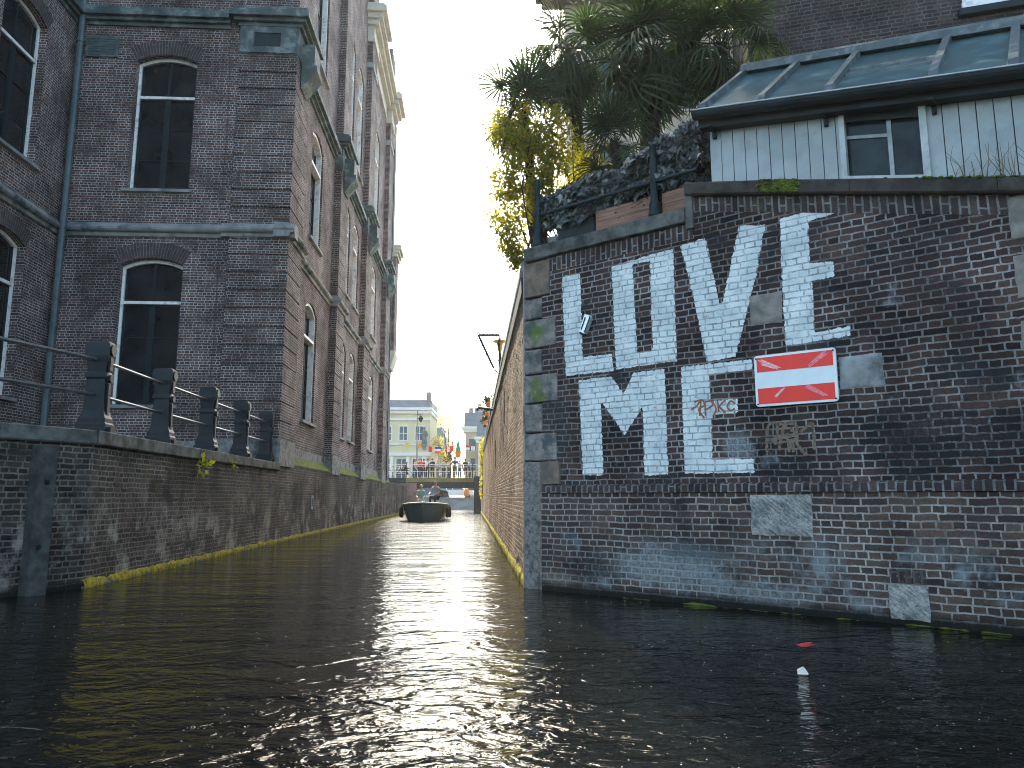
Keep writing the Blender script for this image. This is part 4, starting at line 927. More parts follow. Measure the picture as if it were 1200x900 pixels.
# ivy hedge
iv = thing('ivy_hedge', LOVE.p(1.6, -0.55, 4.9), 'dense dark ivy hedge spilling over the terrace railing above the planters', 'ivy')
mb = MB()
def ivy_top(u): return 5.74+0.075*u+0.10*noise.noise((u*2.3, 1, 2))+ (0.22 if u > 1.9 else 0.0)*min(1, (u-1.9)*3 if u > 1.9 else 0)
def ivy_bot(u): return 5.33 - (0.12 if 0.3 < u < 1.1 else 0)+0.05*noise.noise((u*5, 7, 1)) + (-0.02 if u > 2.2 else 0)
for i in range(4300):
    u = R.uniform(0.16, 3.05); zt, zb = ivy_top(u), ivy_bot(u); z = zb+(zt-zb)*R.random()**0.85
    front = R.random() < 0.62
    bulge = 0.10*noise.noise((u*3.1, z*3.4, 5))+0.06*noise.noise((u*8, z*8, 5))
    o = (-0.13+bulge+R.uniform(-0.06, 0.03)) if front else R.uniform(-0.85, -0.2)
    if not front and R.random() < 0.6: z = zt+R.uniform(-0.08, 0.06)
    if u > 2.7: o -= 0.25
    c = LOVE.p(u, o, z)
    ax = (Vector((R.gauss(0, .5), R.gauss(0, .5), -1))+LOVE.n*R.uniform(0, .6)); nr = LOVE.n*1.0+Vector((R.gauss(0, .45), R.gauss(0, .45), R.uniform(0.1, 1.0)))
    s = R.uniform(0.075, 0.14); leaf_quad(mb, c, ax, nr, s, s*0.95, shape='ivy')
mb.build('foliage', M['ivy'], iv, weld=False)
mb = MB()
for k in range(16):
    u = R.uniform(0.2, 2.0); z = ivy_bot(u)+0.1; pts = [LOVE.p(u, -0.13, z)]
    for j in range(5): pts.append(pts[-1]+Vector((R.gauss(0, .05), R.gauss(0, .03), -R.uniform(0.03, 0.10))))
    mb.tube(pts, 0.004, 4)
for k in range(26):
    u = R.uniform(0.2, 2.9); mb.tube([LOVE.p(u, -0.5, 4.7), LOVE.p(u+R.gauss(0, .1), -0.4, 5.2), LOVE.p(u+R.gauss(0, .2), -0.3, 5.7)], 0.012, 5)
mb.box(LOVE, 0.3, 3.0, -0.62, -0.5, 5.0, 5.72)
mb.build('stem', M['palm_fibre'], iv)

# ------------------------------------------------------------------ palms
def frond_mesh(seed, droop, n=22, L=0.78, pet=0.55):
    r = random.Random(seed); mb = MB()
    pts = [Vector((0, y*pet, -0.10*pet*y*y*droop)) for y in np.linspace(0, 1, 5)]
    mb.tube(pts, [0.014, 0.012, 0.010, 0.009, 0.008], 5)
    base = pts[-1]; tdir = (pts[-1]-pts[-2]).normalized()
    for i in range(n):
        a = radians(-140+280*i/(n-1)+r.gauss(0, 1.5)); l = L*(0.72+0.28*cos(a*0.62))*r.uniform(0.9, 1.05)
        d = Vector((sin(a), cos(a)*tdir.y, cos(a)*tdir.z)).normalized()
        nrm = Vector((0, -tdir.z, tdir.y)); side = d.cross(nrm).normalized()
        w0 = 0.027; segs = 5; prev = None; dr_ = droop*r.uniform(0.7, 1.4)
        for k in range(segs+1):
            t = k/segs; c = base+d*l*t*(1-0.12*droop*t*t)+Vector((0, 0, -1))*(dr_*0.34*l*max(0, t-0.35)**1.8*2.2)+nrm*(0.02*sin(i*2.1)*t)
            wd = w0*(0.35+0.9*t if t < 0.5 else (1-t)*1.6+0.02)
            row = [c-side*wd, c-nrm*wd*0.5, c+side*wd]
            if prev: mb.face([prev[0], prev[1], row[1], row[0]]); mb.face([prev[1], prev[2], row[2], row[1]])
            prev = row
    me_o = mb.build('frond', M['palm'], weld=True)
    COL.objects.unlink(me_o); me = me_o.data
    # move mesh so the petiole starts at the origin
    off = me_o.location.copy(); me.transform(Matrix.Translation(off)); bpy.data.objects.remove(me_o); return me
FRONDS = [frond_mesh(s, dp) for s, dp in ((1, 0.5), (2, 0.9), (3, 1.3), (4, 1.9))]
def palm(base, crown, nfr, size, label, seed, elmin=-60, rtrunk=0.11, skip=None):
    r = random.Random(seed); base, crown = Vector(base), Vector(crown)
    t = thing('palm_tree', base, label, 'palm', 'fan palms on the terrace')
    mb = MB(); pts = [base+(crown-base)*k/8+Vector((0.03*sin(k*1.3), 0.03*cos(k), 0)) for k in range(9)]
    mb.tube(pts, [rtrunk*(1.0+0.12*(k % 2)) for k in range(9)], 9)
    for i in range(220):     # hairy leaf bases
        q = R.random(); c = base+(crown-base)*q; a = r.uniform(0, 2*pi); d = Vector((cos(a), sin(a), 0.5))
        mb.face([c+d*rtrunk*0.8+Vector((-sin(a)*.02, cos(a)*.02, 0)), c+d*rtrunk*0.8-Vector((-sin(a)*.02, cos(a)*.02, 0)), c+d*rtrunk*1.75+Vector((0, 0, .06))])
    mb.build('trunk', M['palm_fibre'], t, weld=False)
    for i in range(nfr):
        el = radians(r.uniform(elmin, 75)); az = i*2.39996+r.uniform(-.3, .3)
        if skip and skip(az % (2*pi)): continue
        k = 0 if el > 0.6 else (1 if el > 0.1 else (2 if el > -0.4 else 3))
        me = FRONDS[k if r.random() < .7 else r.randrange(4)]
        o = bpy.data.objects.new('frond', me); COL.objects.link(o); o.parent = t
        mat = Matrix.Translation(crown-base+Vector((0, 0, r.uniform(-0.18, 0.10)))) @ Matrix.Rotation(az, 4, 'Z') @ Matrix.Rotation(el, 4, 'X') @ Matrix.Rotation(r.uniform(-.5, .5), 4, 'Y') @ Matrix.Scale(size*r.uniform(0.8, 1.1), 4)
        o.matrix_local = mat
    return t
palm((2.15, 11.6, 4.62), (2.38, 11.5, 8.7), 44, 1.12, 'largest dark fan palm with a thick shaggy trunk behind the ivy', 21, -75, 0.15)
palm((1.5, 13.2, 4.62), (1.1, 13.0, 9.65), 34, 1.15, 'tall fan palm with spiky fans against the sky left of the largest palm', 22, -70, 0.10)
palm((0.5, 12.3, 4.62), (0.2, 12.2, 8.0), 26, 0.9, 'low fan palm poking out of the yellow shrub at the canal corner', 23, -55, 0.08)
palm((1.75, 11.0, 4.62), (1.62, 10.9, 6.75), 18, 0.72, 'short young fan palm just above the ivy hedge', 24, -35, 0.07)
palm((3.3, 11.6, 4.62), (3.4, 11.0, 8.5), 24, 1.05, 'fan palm with drooping fans hanging over the shed roof', 25, -80, 0.11)

# ------------------------------------------------------------------ yellowing shrub at the corner
sb = thing('yellow_shrub', (0.5, 11.6, 4.62), 'yellow green leafy shrub tumbling over the wall corner beside the canal', 'shrub')
mb = MB()
blobs = [((0.15, 11.5, 7.2), 0.55, 900), ((0.55, 11.6, 6.9), 0.6, 1100), ((0.05, 11.4, 6.4), 0.45, 800), ((0.9, 11.7, 6.6), 0.55, 900), ((0.35, 11.5, 6.2), 0.5, 800), ((-0.05, 11.4, 5.8), 0.38, 520),
         ((0.02, 11.3, 5.3), 0.28, 420), ((0.08, 11.2, 4.95), 0.2, 260), ((1.3, 11.9, 6.9), 0.5, 500), ((0.0, 11.9, 7.6), 0.4, 330), ((0.75, 11.6, 7.5), 0.4, 420), ((-0.25, 11.6, 6.0), 0.25, 130)]
for c, rad, n in blobs:
    for i in range(int(n*1.9)):
        v = rv(); q = Vector(c)+Vector((v.x*rad, v.y*rad*0.8, v.z*rad*1.05))*R.random()**0.45
        if noise.noise(q*2.6) < -0.22: continue
        leaf_quad(mb, q, Vector((R.gauss(0, .7), R.gauss(0, .7), R.gauss(-.5, .6))), rv(), R.uniform(0.055, 0.105), R.uniform(0.026, 0.046))
mb.build('foliage', M['shrub'], sb, weld=False)
mb = MB()
for k in range(22):
    c, rad, n = R.choice(blobs); e = Vector(c)+rv()*rad*0.7; b0 = Vector((0.55+R.gauss(0, .12), 11.6+R.gauss(0, .12), 4.65)); m_ = (b0+e)/2+Vector((R.gauss(0, .12), R.gauss(0, .12), 0.3))
    mb.tube([b0, m_, e], [0.02, 0.013, 0.005], 5)
for k in range(10):
    c = Vector((R.uniform(-.3, .1), R.uniform(11.2, 11.6), R.uniform(5.2, 6.6))); mb.tube([c, c+Vector((-R.uniform(.1, .35), 0, -R.uniform(-.1, .3)))], [0.006, 0.003], 4)
mb.build('stem', M['bark'], sb)
# feathery twigs leaning out to the left
tw = MB()
for k in range(26):
    c = Vector((R.uniform(-.2, .2), R.uniform(11.1, 11.7), R.uniform(5.0, 7.2))); d = Vector((-1, R.gauss(0, .3), R.gauss(-.1, .5))).normalized(); L = R.uniform(0.2, 0.5)
    for j in range(9):
        q = c+d*L*j/9; leaf_quad(tw, q, d+rv()*0.9, rv(), R.uniform(0.04, 0.07), R.uniform(0.016, 0.028))
tw.build('foliage', M['shrub'], sb, weld=False)

# ================================================================== SHED ON THE WALL
sh_ = thing('wooden_shed', LOVE.p(5, -0.5, 4.3), 'pale grey plank shed with a dark felt roof on top of the painted wall', 'shed')
SO = -0.12
def gz(u): return 6.06-0.205*(u-2.86)      # eaves line
def bz(u): return top_z(max(u, 2.68))+0.17
WU0, WU1 = 4.46, 5.34; 
def wz0(u): return 4.80-0.262*(u-4.53)
def wz1(u): return gz(u)-0.02
mb = MB(); gp = MB(); u = 2.90
while u < 9.0:
    v = u+0.152
    a, b_ = u+0.005, v-0.005
    if b_ > WU0 and a < WU1:
        if a < WU0: b_ = WU0
        elif b_ > WU1: a = WU1
        else: a = None
    if a is not None and b_-a > 0.01:
        o = SO+R.uniform(-0.002, 0.003)
        mb.poly(LOVE, [(a,bz(a)-0.02),(b_,bz(b_)-0.02),(b_,gz(b_)),(a,gz(a))], SO-0.03, o)
    u = v
mb.poly(LOVE, [(WU0-.01,gz(WU0)-.012),(WU1+.01,gz(WU1)-.012),(WU1+.01,gz(WU1)),(WU0-.01,gz(WU0))], SO-0.03, SO-0.005)
mb.build('plank_wall', M['planks'], sh_)
mb = MB(); mb.poly(LOVE, [(2.90,bz(2.9)-.02),(2.925,bz(2.9)-.02),(2.925,gz(2.9)),(2.90,gz(2.9))], -1.7, SO-0.031); mb.build('side_wall', M['planks'], sh_)
gp.poly(LOVE, [(2.91,bz(2.91)),(WU0,bz(WU0)),(WU0,gz(WU0)),(2.91,gz(2.91))], SO-0.08, SO-0.02); gp.poly(LOVE, [(WU1,bz(WU1)),(9,bz(9)),(9,gz(9)),(WU1,gz(WU1))], SO-0.08, SO-0.02)
gp.build('backing', M['plank_gap'], sh_)
f = MB()
q = lambda a, b_, c0, c1, d0, d1, o0, o1: f.poly(LOVE, [(a,c0(a)),(b_,c0(b_)),(b_,c1(b_)),(a,c1(a))], o0, o1)
f.poly(LOVE, [(WU0,wz0(WU0)-.02),(WU0+.06,wz0(WU0+.06)-.02),(WU0+.06,wz1(WU0+.06)),(WU0,wz1(WU0))], SO-0.06, SO+0.03)
f.poly(LOVE, [(WU1-.07,wz0(WU1-.07)-.02),(WU1,wz0(WU1)-.02),(WU1,wz1(WU1)),(WU1-.07,wz1(WU1-.07))], SO-0.06, SO+0.03)
f.poly(LOVE, [(WU0+.06,wz0(WU0+.06)-.05),(WU1-.07,wz0(WU1-.07)-.05),(WU1-.07,wz0(WU1-.07)+.035),(WU0+.06,wz0(WU0+.06)+.035)], SO-0.06, SO+0.045)
wn = f.build('window', M['shed_frame'], sh_)
g = MB(); um = 4.96
g.poly(LOVE, [(um-.022,wz0(um)+.03),(um+.022,wz0(um)+.03),(um+.022,wz1(um)-.18),(um-.022,wz1(um)-.18)], SO-0.10, SO-0.06)
g.poly(LOVE, [(WU0+.06,5.32),(um-.022,5.22),(um-.022,5.26),(WU0+.06,5.36)], SO-0.10, SO-0.065)
g.build('sash', M['shed_sash'], wn)
g = MB(); g.poly(LOVE, [(WU0+.06,wz1(WU0)-.20),(WU1-.07,wz1(WU1)-.20),(WU1-.07,wz1(WU1)),(WU0+.06,wz1(WU0))], SO-0.05, SO-0.02); g.build('head_board', M['sash'], wn)
g = MB(); g.face([LOVE.p(WU0+.03,SO-.085,wz0(WU0)), LOVE.p(WU1-.03,SO-.085,wz0(WU1)), LOVE.p(WU1-.03,SO-.085,wz1(WU1)), LOVE.p(WU0+.03,SO-.085,wz1(WU0))]); g.build('pane', M['shed_glass'], wn)
# roof
def rz(u): return 7.52-0.205*(u-2.8)
mb = MB(); mb.prism(LOVE, [(0.02, 0.10), (-1.7, 1.46-0.02), (-1.7, 1.38), (0.02, 0.02)], 2.80, 9.0, 0, gz)
roof = mb.build('roof', M['roof_felt'], sh_)
for u in (2.86, 3.62, 4.40, 5.45, 6.15):
    b_ = MB(); b_.prism(LOVE, [(-0.02, 0.115), (-0.02, 0.22), (-1.68, 1.52), (-1.68, 1.42)], u-0.045, u+0.045, 0, lambda x, u=u: gz(u)); b_.build('roof_batten', M['batten'], roof)
b_ = MB()
for t in (0.36, 0.5): b_.prism(LOVE, [(-1.7*t, 0.10+1.34*t), (-1.7*t, 0.14+1.34*t), (-1.7*t-0.05, 0.18+1.34*t), (-1.7*t-0.05, 0.12+1.34*t)], 4.45, 5.40, 0, gz)
b_.build('glazing_bar', M['batten'], roof)
b_ = MB(); b_.prism(LOVE, [(-1.55, 1.40), (-1.55, 1.50), (-1.72, 1.62), (-1.72, 1.40)], 2.82, 9.0, 0, gz); b_.build('flashing', M['batten'], roof)
b_ = MB(); b_.prism(LOVE, [(SO+0.002, -0.14), (0.03, -0.14), (0.03, 0.015), (SO+0.002, 0.015)], 2.82, 9.0, 0, gz); b_.build('fascia', M['gutter'], sh_)
b_ = MB(); pr = [(0.032+0.085*(1-cos(a)), 0.03-0.10*sin(a)) for a in np.linspace(0, pi, 9)]; pr = pr+[(x*0.94+0.005, z+0.012) for x, z in reversed(pr)]
b_.prism(LOVE, pr, 2.80, 9.0, 0, gz); gt = b_.build('gutter', M['gutter'], sh_)
b_ = MB(); b_.tube([LOVE.p(2.80, 0.2, gz(2.8)+0.035), LOVE.p(9, 0.2, gz(9)+0.035)], 0.011, 6); b_.build('lip_highlight', M['gutter_lip_highlight'], gt)
for u in (2.98, 4.33, 5.42, 6.6):
    b_ = MB(); b_.box(LOVE, u-0.022, u+0.022, SO+0.004, SO+0.05, gz(u)-0.25, gz(u)-0.135); b_.box(LOVE, u-0.02, u+0.02, SO+0.004, 0.10, gz(u)-0.17, gz(u)-0.142); b_.build('gutter_bracket', M['iron'], sh_)
gr = MB()
for k in range(34):
    u = R.uniform(5.55, 6.3); c = LOVE.p(u, -0.03, top_z(u)+0.17); d = Vector((R.gauss(0, .35), R.gauss(0, .2), 1)); L = R.uniform(0.12, 0.42)
    gr.tube([c, c+d*L*0.55, c+d*L+Vector((R.gauss(0, .05), 0, -0.02))], [0.004, 0.003, 0.0015], 4)
tag(gr.build('dry_grass', M['dry_grass']), 'wispy dry grass tuft growing on the coping in front of the shed', 'grass')

# ================================================================== HOUSES BEHIND ON THE RIGHT
HF = Fr((4.1, 12.0), (0.95982, -0.28063), 1)
hb = thing('brick_house', HF.p(4, -2, 4.62), 'dark sooty brick house rising behind the shed roof', 'house')
mb = MB(); wall(mb, HF, 0.06, 12, 4.6, 17, [(3.42, 4.9, 9.2, 11.2, 0.0)], 0.0, 0.2); mb.box(HF, 0.06, 12, -9, -0.21, 4.6, 17, skip='ft'); mb.fq(HF, [(0.06,0,4.6),(0.06,-0.21,4.6),(0.06,-0.21,17),(0.06,0,17)], 0, 'oz'); mb.build('wall', M['brick_dark'], hb)
mb = MB(); mb.prism(HF, [(0.3, 16.9), (0.3, 17.1), (-4.5, 21), (-9.3, 17.1), (-9.3, 16.9)], -0.1, 12.2); mb.build('roof', M['slate'], hb)
mb = MB(); mb.box(HF, 3.40, 4.92, -0.16, 0.06, 9.12, 9.24); mb.box(HF, 3.42, 3.55, -0.16, -0.04, 9.24, 11.2); mb.box(HF, 4.77, 4.9, -0.16, -0.04, 9.24, 11.2); mb.box(HF, 3.55, 4.77, -0.16, -0.04, 9.24, 9.36)
ww = mb.build('window', M['white_frame'], hb)
mb = MB(); mb.fq(HF, [(3.5,-0.15,9.2),(4.8,-0.15,9.2),(4.8,-0.15,11.2),(3.5,-0.15,11.2)]); mb.build('pane', M['glass'], ww)
mb = MB(); mb.box(HF, 3.34, 4.98, 0.001, 0.10, 9.0, 9.115); mb.build('sill', M['gutter'], ww)

CF = Fr((1.72, 22.0), (1, -0.03), 1)
ch = thing('cream_house', (5, 25, 4.62), 'cream plastered house with jutting grey eaves glimpsed between the palms', 'house')
cops = [(1.0, 2.0, 6.4, 8.6, 0), (3.2, 4.2, 6.4, 8.6, 0), (1.0, 2.0, 10.2, 12.4, 0), (3.2, 4.2, 10.2, 12.4, 0), (1.0, 2.0, 13.4, 15.4, 0), (3.2, 4.2, 13.4, 15.4, 0)]
mb = MB(); wall(mb, CF, 0, 9, 4.6, 17.4, cops, 0, 0.15); mb.box(CF, 0, 9, -9, -0.151, 4.6, 17.4, skip='ft'); mb.fq(CF, [(0,0,4.6),(0,-.151,4.6),(0,-.151,17.4),(0,0,17.4)], 0, 'oz'); mb.build('wall', M['cream_pink'], ch)
for a, b_, c, d, _ in cops:
    mb = MB(); mb.box(CF, a, a+.08, -.14, -.06, c, d); mb.box(CF, b_-.08, b_, -.14, -.06, c, d); mb.box(CF, a+.08, b_-.08, -.14, -.06, c, c+.08); mb.box(CF, a+.08, b_-.08, -.14, -.06, d-.08, d); mb.box(CF, a+.08, b_-.08, -.13, -.07, (c+d)/2-.03, (c+d)/2+.03)
    ww = mb.build('window', M['white_trim'], ch); mb = MB(); mb.fq(CF, [(a,-.12,c),(b_,-.12,c),(b_,-.12,d),(a,-.12,d)]); mb.build('pane', M['blue_glass'], ww)
mb = MB(); mb.box(CF, -0.95, 9.5, -0.3, 0.7, 17.4, 17.7); mb.box(CF, -0.75, 9.3, -0.25, 0.5, 17.15, 17.398); mb.build('eaves', M['stone_trim'], ch)
mb = MB(); mb.prism(CF, [(0.0, 17.7), (-4.5, 20.5), (-9, 17.7)], 0.0, 9.0); mb.build('roof', M['slate'], ch)
yv = thing('yellow_vine', (6.6, 20.2, 4.62), 'sunlit yellow climbing plant seen above the palms beside the sooty house', 'climber')
mb = MB()
for i in range(2600):
    q = Vector((R.uniform(5.4, 8.2), R.uniform(19.9, 20.6), 0)); q.z = R.uniform(9, 18.5)
    if noise.noise(q*1.1) < -0.05: continue
    leaf_quad(mb, q, Vector((R.gauss(0, .6), R.gauss(0, .6), -1)), rv(), R.uniform(.10, .18), R.uniform(.06, .1))
mb.build('foliage', M['vine_yellow'], yv, weld=False)
mb = MB()
for k in range(9): x = 5.6+k*0.3; mb.tube([(x, 20.25, 4.65), (x+R.gauss(0, .1), 20.2, 10), (x+R.gauss(0, .3), 20.25, 18)], [0.04, 0.03, 0.01], 5)
mb.build('stem', M['bark'], yv)

# ================================================================== SMALL WEEDS, FLOTSAM
def weed(u, z, n, sz, lab, o=0.06):
    mb = MB(); c = QL.p(u, o, z)
    for i in range(n):
        d = Vector((R.gauss(0.3, .6), R.gauss(-.2, .5), R.gauss(0.1, .6))).normalized(); leaf_quad(mb, c+d*R.uniform(0, sz*.8), d, rv(), sz*R.uniform(.3, .6), sz*R.uniform(.22, .4), 0.3)
    tag(mb.build('weed', M['weed'], weld=False), lab, 'weed', 'weeds in the quay wall')
weed(4.1, 1.86, 46, 0.26, 'bright yellow green weed sprouting just under the coping of the left quay')
weed(6.0, 1.95, 22, 0.16, 'smaller sparse weed under the coping right of the bright yellow one')
fl = MB(); c = Vector((2.41, 6.5, 0.012))
for k in range(7):
    d = Vector((R.uniform(-1, 1), R.uniform(-.7, .7), 0)); leaf_quad(fl, c+d*0.03+Vector((0, 0, 0.002*k)), Vector((1, -0.15, 0.05))+d*.4, Vector((0, 0, 1)), R.uniform(.09, .17), R.uniform(.04, .075), -0.1)
M['seed'] = plain('pale_seed_glint', (0.38, 0.37, 0.34), 0.8)  # one pale colour for floating seeds and for glints drawn as specks
M['red_leaf'] = plain('red_petal', (0.62, 0.05, 0.05), 0.5, var=0.4, scale=40)
tag(fl.build('floating_leaf', M['red_leaf'], weld=False), 'crumpled red leaf floating on the dark water', 'leaf')
fe = MB(); c = Vector((2.08, 5.55, 0.0))
fe.face([c+Vector((-.035, 0, .004)), c+Vector((.04, -.01, .004)), c+Vector((.025, .01, .035)), c+Vector((.012, .012, .05))]); fe.face([c+Vector((-.035, 0, .004)), c+Vector((.012, .012, .05)), c+Vector((-.03, .02, .03))]); fe.face([c+Vector((-.04, -.02, .003)), c+Vector((.03, -.03, .003)), c+Vector((.04, 0.0, .006)), c+Vector((-.035, 0.01, .006))])
tag(fe.build('white_feather', M['stone_cream'], weld=False), 'small curled white feather floating on the water below the red leaf', 'feather')
sd2 = MB()
for i in range(720):  # pale specks: floating seeds, and on the left painted glints of the water
    y = 3.2*(2.6**(R.random()*1.15)); x = y*R.uniform(-.72, .78)
    if (Vector((x, y, 0))-LOVE.o).dot(LOVE.n) < 0.12 or (Vector((x, y, 0))-QL.o).dot(QL.n) < 0.1: continue
    if -2.0 < x < 0 and R.random() < .5: continue
    r = R.uniform(0.002, 0.0055)*y/6; a0 = R.uniform(0, 3)
    sd2.face([(x+r*R.uniform(.7, 1.6)*cos(a0+k*1.257), y+r*1.6*sin(a0+k*1.257), 0.006) for k in range(5)])
tag(sd2.build('seeds_and_glints', M['seed'], weld=False), kind='stuff')

# ================================================================== PEOPLE
def skin(name, verts, edges, radii, mat, parent, root_i=0, sub=1):
    me = bpy.data.meshes.new(name); me.from_pydata([tuple(v) for v in verts], edges, [])
    o = bpy.data.objects.new(name, me); COL.objects.link(o)
    o.modifiers.new('s', 'SKIN'); sv = me.skin_vertices[0].data
    for i, r in enumerate(radii): sv[i].radius = (r, r) if not isinstance(r, tuple) else r
    sv[root_i].use_root = True
    if sub: m_ = o.modifiers.new('d', 'SUBSURF'); m_.levels = sub; m_.render_levels = sub
    dg = bpy.context.evaluated_depsgraph_get(); me2 = bpy.data.meshes.new_from_object(o.evaluated_get(dg)); me2.name = name
    o.modifiers.clear(); o.data = me2; bpy.data.meshes.remove(me)
    me2.materials.clear(); me2.materials.append(mat); me2.polygons.foreach_set('use_smooth', [True]*len(me2.polygons))
    o.parent = parent; return o
def cloth(name, col): 
    k = 'c_'+name
    if k not in M: M[k] = plain('cloth_'+name, col, 0.85, var=0.12, scale=8)
    return M[k]
def person(loc, rotz, label, shirt, legs, hair, sc=1.0, pose='stand', sleeves=True, group=None, seed=0, lean=0.0):
    r = random.Random(seed); t = thing('person', loc, label, 'person', group); t.rotation_euler = (0, 0, rotz); t.scale = (sc,)*3
    sit = pose == 'sit'
    hz = 0.92 if not sit else 0.48
    up = Vector((0, -sin(lean), cos(lean)))
    def T(x, y, h): return Vector((x, y, hz))+up*h+Vector((0, 0, 0))
    pel, spn, chs, nek, hd, ht = T(0,0,0.02), T(0,0,.22), T(0,0,.42), T(0,-.01,.56), T(0,-.03,.67), T(0,-.02,.76)
    V = [pel, spn, chs, nek, hd, ht]; E = [(0,1),(1,2),(2,3),(3,4),(4,5)]; RD = [(.145,.10), (.125,.095), (.155,.105), .05, (.078,.092), (.06,.075)]
    ids = {}
    for s in (-1, 1):
        shd = T(s*.17, 0, .46)
        if pose == 'camera': el = shd+Vector((s*.10, -.12, -.22)); wr = Vector((s*.05, -.25, 0))+T(0, 0, .50)
        elif sit: el = shd+Vector((s*.06, -.12, -.24)); wr = el+Vector((-s*.04, -.22, -.06))
        elif pose == 'fold': el = shd+Vector((s*.07, -.04, -.27)); wr = el+Vector((-s*.16, -.2, .05))
        else: el = shd+Vector((s*(.05+r.uniform(0, .05)), r.uniform(-.05, .03), -.28)); wr = el+Vector((s*.02, -r.uniform(.03, .18), -.22))
        hn = wr+(wr-el).normalized()*.09; tip = hn+(wr-el).normalized()*.07
        i = len(V); V += [shd, el, wr, hn, tip]; E += [(2,i),(i,i+1),(i+1,i+2),(i+2,i+3),(i+3,i+4)]; RD += [.062, .043, .028, (.038,.02), (.022,.014)]
        hp = Vector((s*.09, 0, hz-.03))
        if sit: kn = hp+Vector((s*.05, -.42, .03)); an = kn+Vector((0, .02, -.42))
        else: st = r.uniform(-.08, .08) if pose != 'walk' else s*.16; kn = hp+Vector((s*.01, -.03+st*.6, -.42)); an = kn+Vector((0, .04+st*.4, -.41))
        to = an+Vector((s*.02, -.17, -.05))
        j = len(V); V += [hp, kn, an, to]; E += [(0,j),(j,j+1),(j+1,j+2),(j+2,j+3)]; RD += [.088, .058, .038, (.045,.03)]
        ids[s] = (i, j)
    skin('body', V, E, RD, M['skin'], t)
    sv_, se, sr = [pel+up*.03, spn, chs, T(0,0,.50)], [(0,1),(1,2),(2,3)], [(.165,.12), (.145,.115), (.172,.122), (.08,.075)]
    for s in (-1, 1):
        i = ids[s][0]; k = len(sv_); sv_ += [V[i]]; se += [(2,k)]; sr += [.075]
        if sleeves: sv_ += [V[i+1], V[i+1].lerp(V[i+2], .9)]; se += [(k,k+1),(k+1,k+2)]; sr += [.056, .042]
        else: sv_ += [V[i].lerp(V[i+1], .55)]; se += [(k,k+1)]; sr += [.062]
    skin('shirt', sv_, se, sr, shirt, t)
    pv_, pe, prd = [pel], [], [(.155,.112)]
    for s in (-1, 1):
        j = ids[s][1]; k = len(pv_); pv_ += [V[j], V[j+1], V[j+2]]; pe += [(0,k),(k,k+1),(k+1,k+2)]; prd += [.1, .074, .056]
    skin('trousers', pv_, pe, prd, legs, t)
    fe_ = MB()
    hc = hd+up*.02
    f = lambda x, y, z: t_local(hc, x, y, z, up)
    hm = MB(); n, m_ = 12, 7
    def HP(i, k):
        a = 2*pi*k/n; ph = pi*0.5*i/m_*1.25; rr = 0.098
        back = 0.04*(1+sin(a))*0.5
        return hc+Vector((cos(a)*sin(ph)*0.088, sin(a)*sin(ph)*0.105+0.022, 0))+up*(cos(ph)*0.105+0.035-back*(i/m_)*1.2)
    for i in range(m_):
        for k in range(n): hm.face([HP(i,k), HP(i,(k+1) % n), HP(i+1,(k+1) % n), HP(i+1,k)]) if i else hm.face([HP(0,0), HP(1,k), HP(1,(k+1) % n)])
    ho = local_build(hm, 'hair', hair, t)
    fm = MB()
    for s in (-1, 1): fm.ball(hc+Vector((s*.033, -.088, 0))+up*.0, .010, 6, 4)
    local_build(fm, 'eye', M['black'], t)
    fm = MB(); fm.ball(hc+Vector((0, -.105, 0))-up*.025, .015, 6, 4, 1.4); local_build(fm, 'nose', M['skin'], t)
    return t
def t_local(c, x, y, z, up): return c+Vector((x, y, 0))+up*z
def local_build(mb, name, mat, parent):
    me = bpy.data.meshes.new(name); me.from_pydata(mb.v, [], mb.f); me.materials.append(mat)
    bm = bmesh.new(); bm.from_mesh(me); bmesh.ops.remove_doubles(bm, verts=bm.verts, dist=0.0005); bmesh.ops.recalc_face_normals(bm, faces=bm.faces); bm.to_mesh(me); bm.free()
    me.polygons.foreach_set('use_smooth', [True]*len(me.polygons))
    o = bpy.data.objects.new(name, me); COL.objects.link(o); o.parent = parent; return o

HAIR = {'dark': plain('hair_dark', (0.02, 0.014, 0.01), 0.6), 'blond': plain('hair_blond', (0.42, 0.31, 0.16), 0.6), 'grey': plain('hair_grey', (0.30, 0.28, 0.26), 0.7), 'brown': plain('hair_brown', (0.08, 0.045, 0.025), 0.6)}

# ================================================================== BOAT
BX, BY = -4.66, 39.0
bo = thing('open_boat', (BX, BY+3.2, 0), 'dark blue open boat with a pale gunwale coming up the canal', 'boat')
bdir = Fr((BX, BY), (-0.0535, 0.9986), 1)      # u runs from bow to stern, o to starboard
NS, NP = 22, 9
def hull(u):
    t = u/7.0; half = 1.27*(1-(1-min(1, t/0.42))**2.3) if t < 0.42 else 1.27-0.12*(t-0.42)
    sheer = 0.98-0.22*min(1, t/0.6)
    return max(half, 0.02), sheer
mb = MB(); G = []
for i in range(NS+1):
    u = 7.0*(i/NS)**1.35; hw, sh0 = hull(u); row = []
    rake = 0.45*max(0, 1-u/1.2)
    for k in range(-NP, NP+1):
        s = abs(k)/NP; y = hw*(s**0.2 if s > 0 else 0)*(1 if k >= 0 else -1); z = -0.35+(sh0+0.35)*s**1.35
        fl_ = 0.86+0.14*s
        row.append((u+rake*(1-s)*0.8, y*fl_, z))
    G.append(row)
for i in range(NS):
    for k in range(2*NP): mb.fq(bdir, [G[i][k], G[i+1][k], G[i+1][k+1], G[i][k+1]])
mb.face([bdir.p(*q) for q in G[-1]]); mb.build('hull', M['boat_hull'], bo, smooth=True)
mb = MB()
for sgn in (0, -1): mb.tube([bdir.p(*G[i][sgn]) for i in range(NS+1)], 0.05, 8)
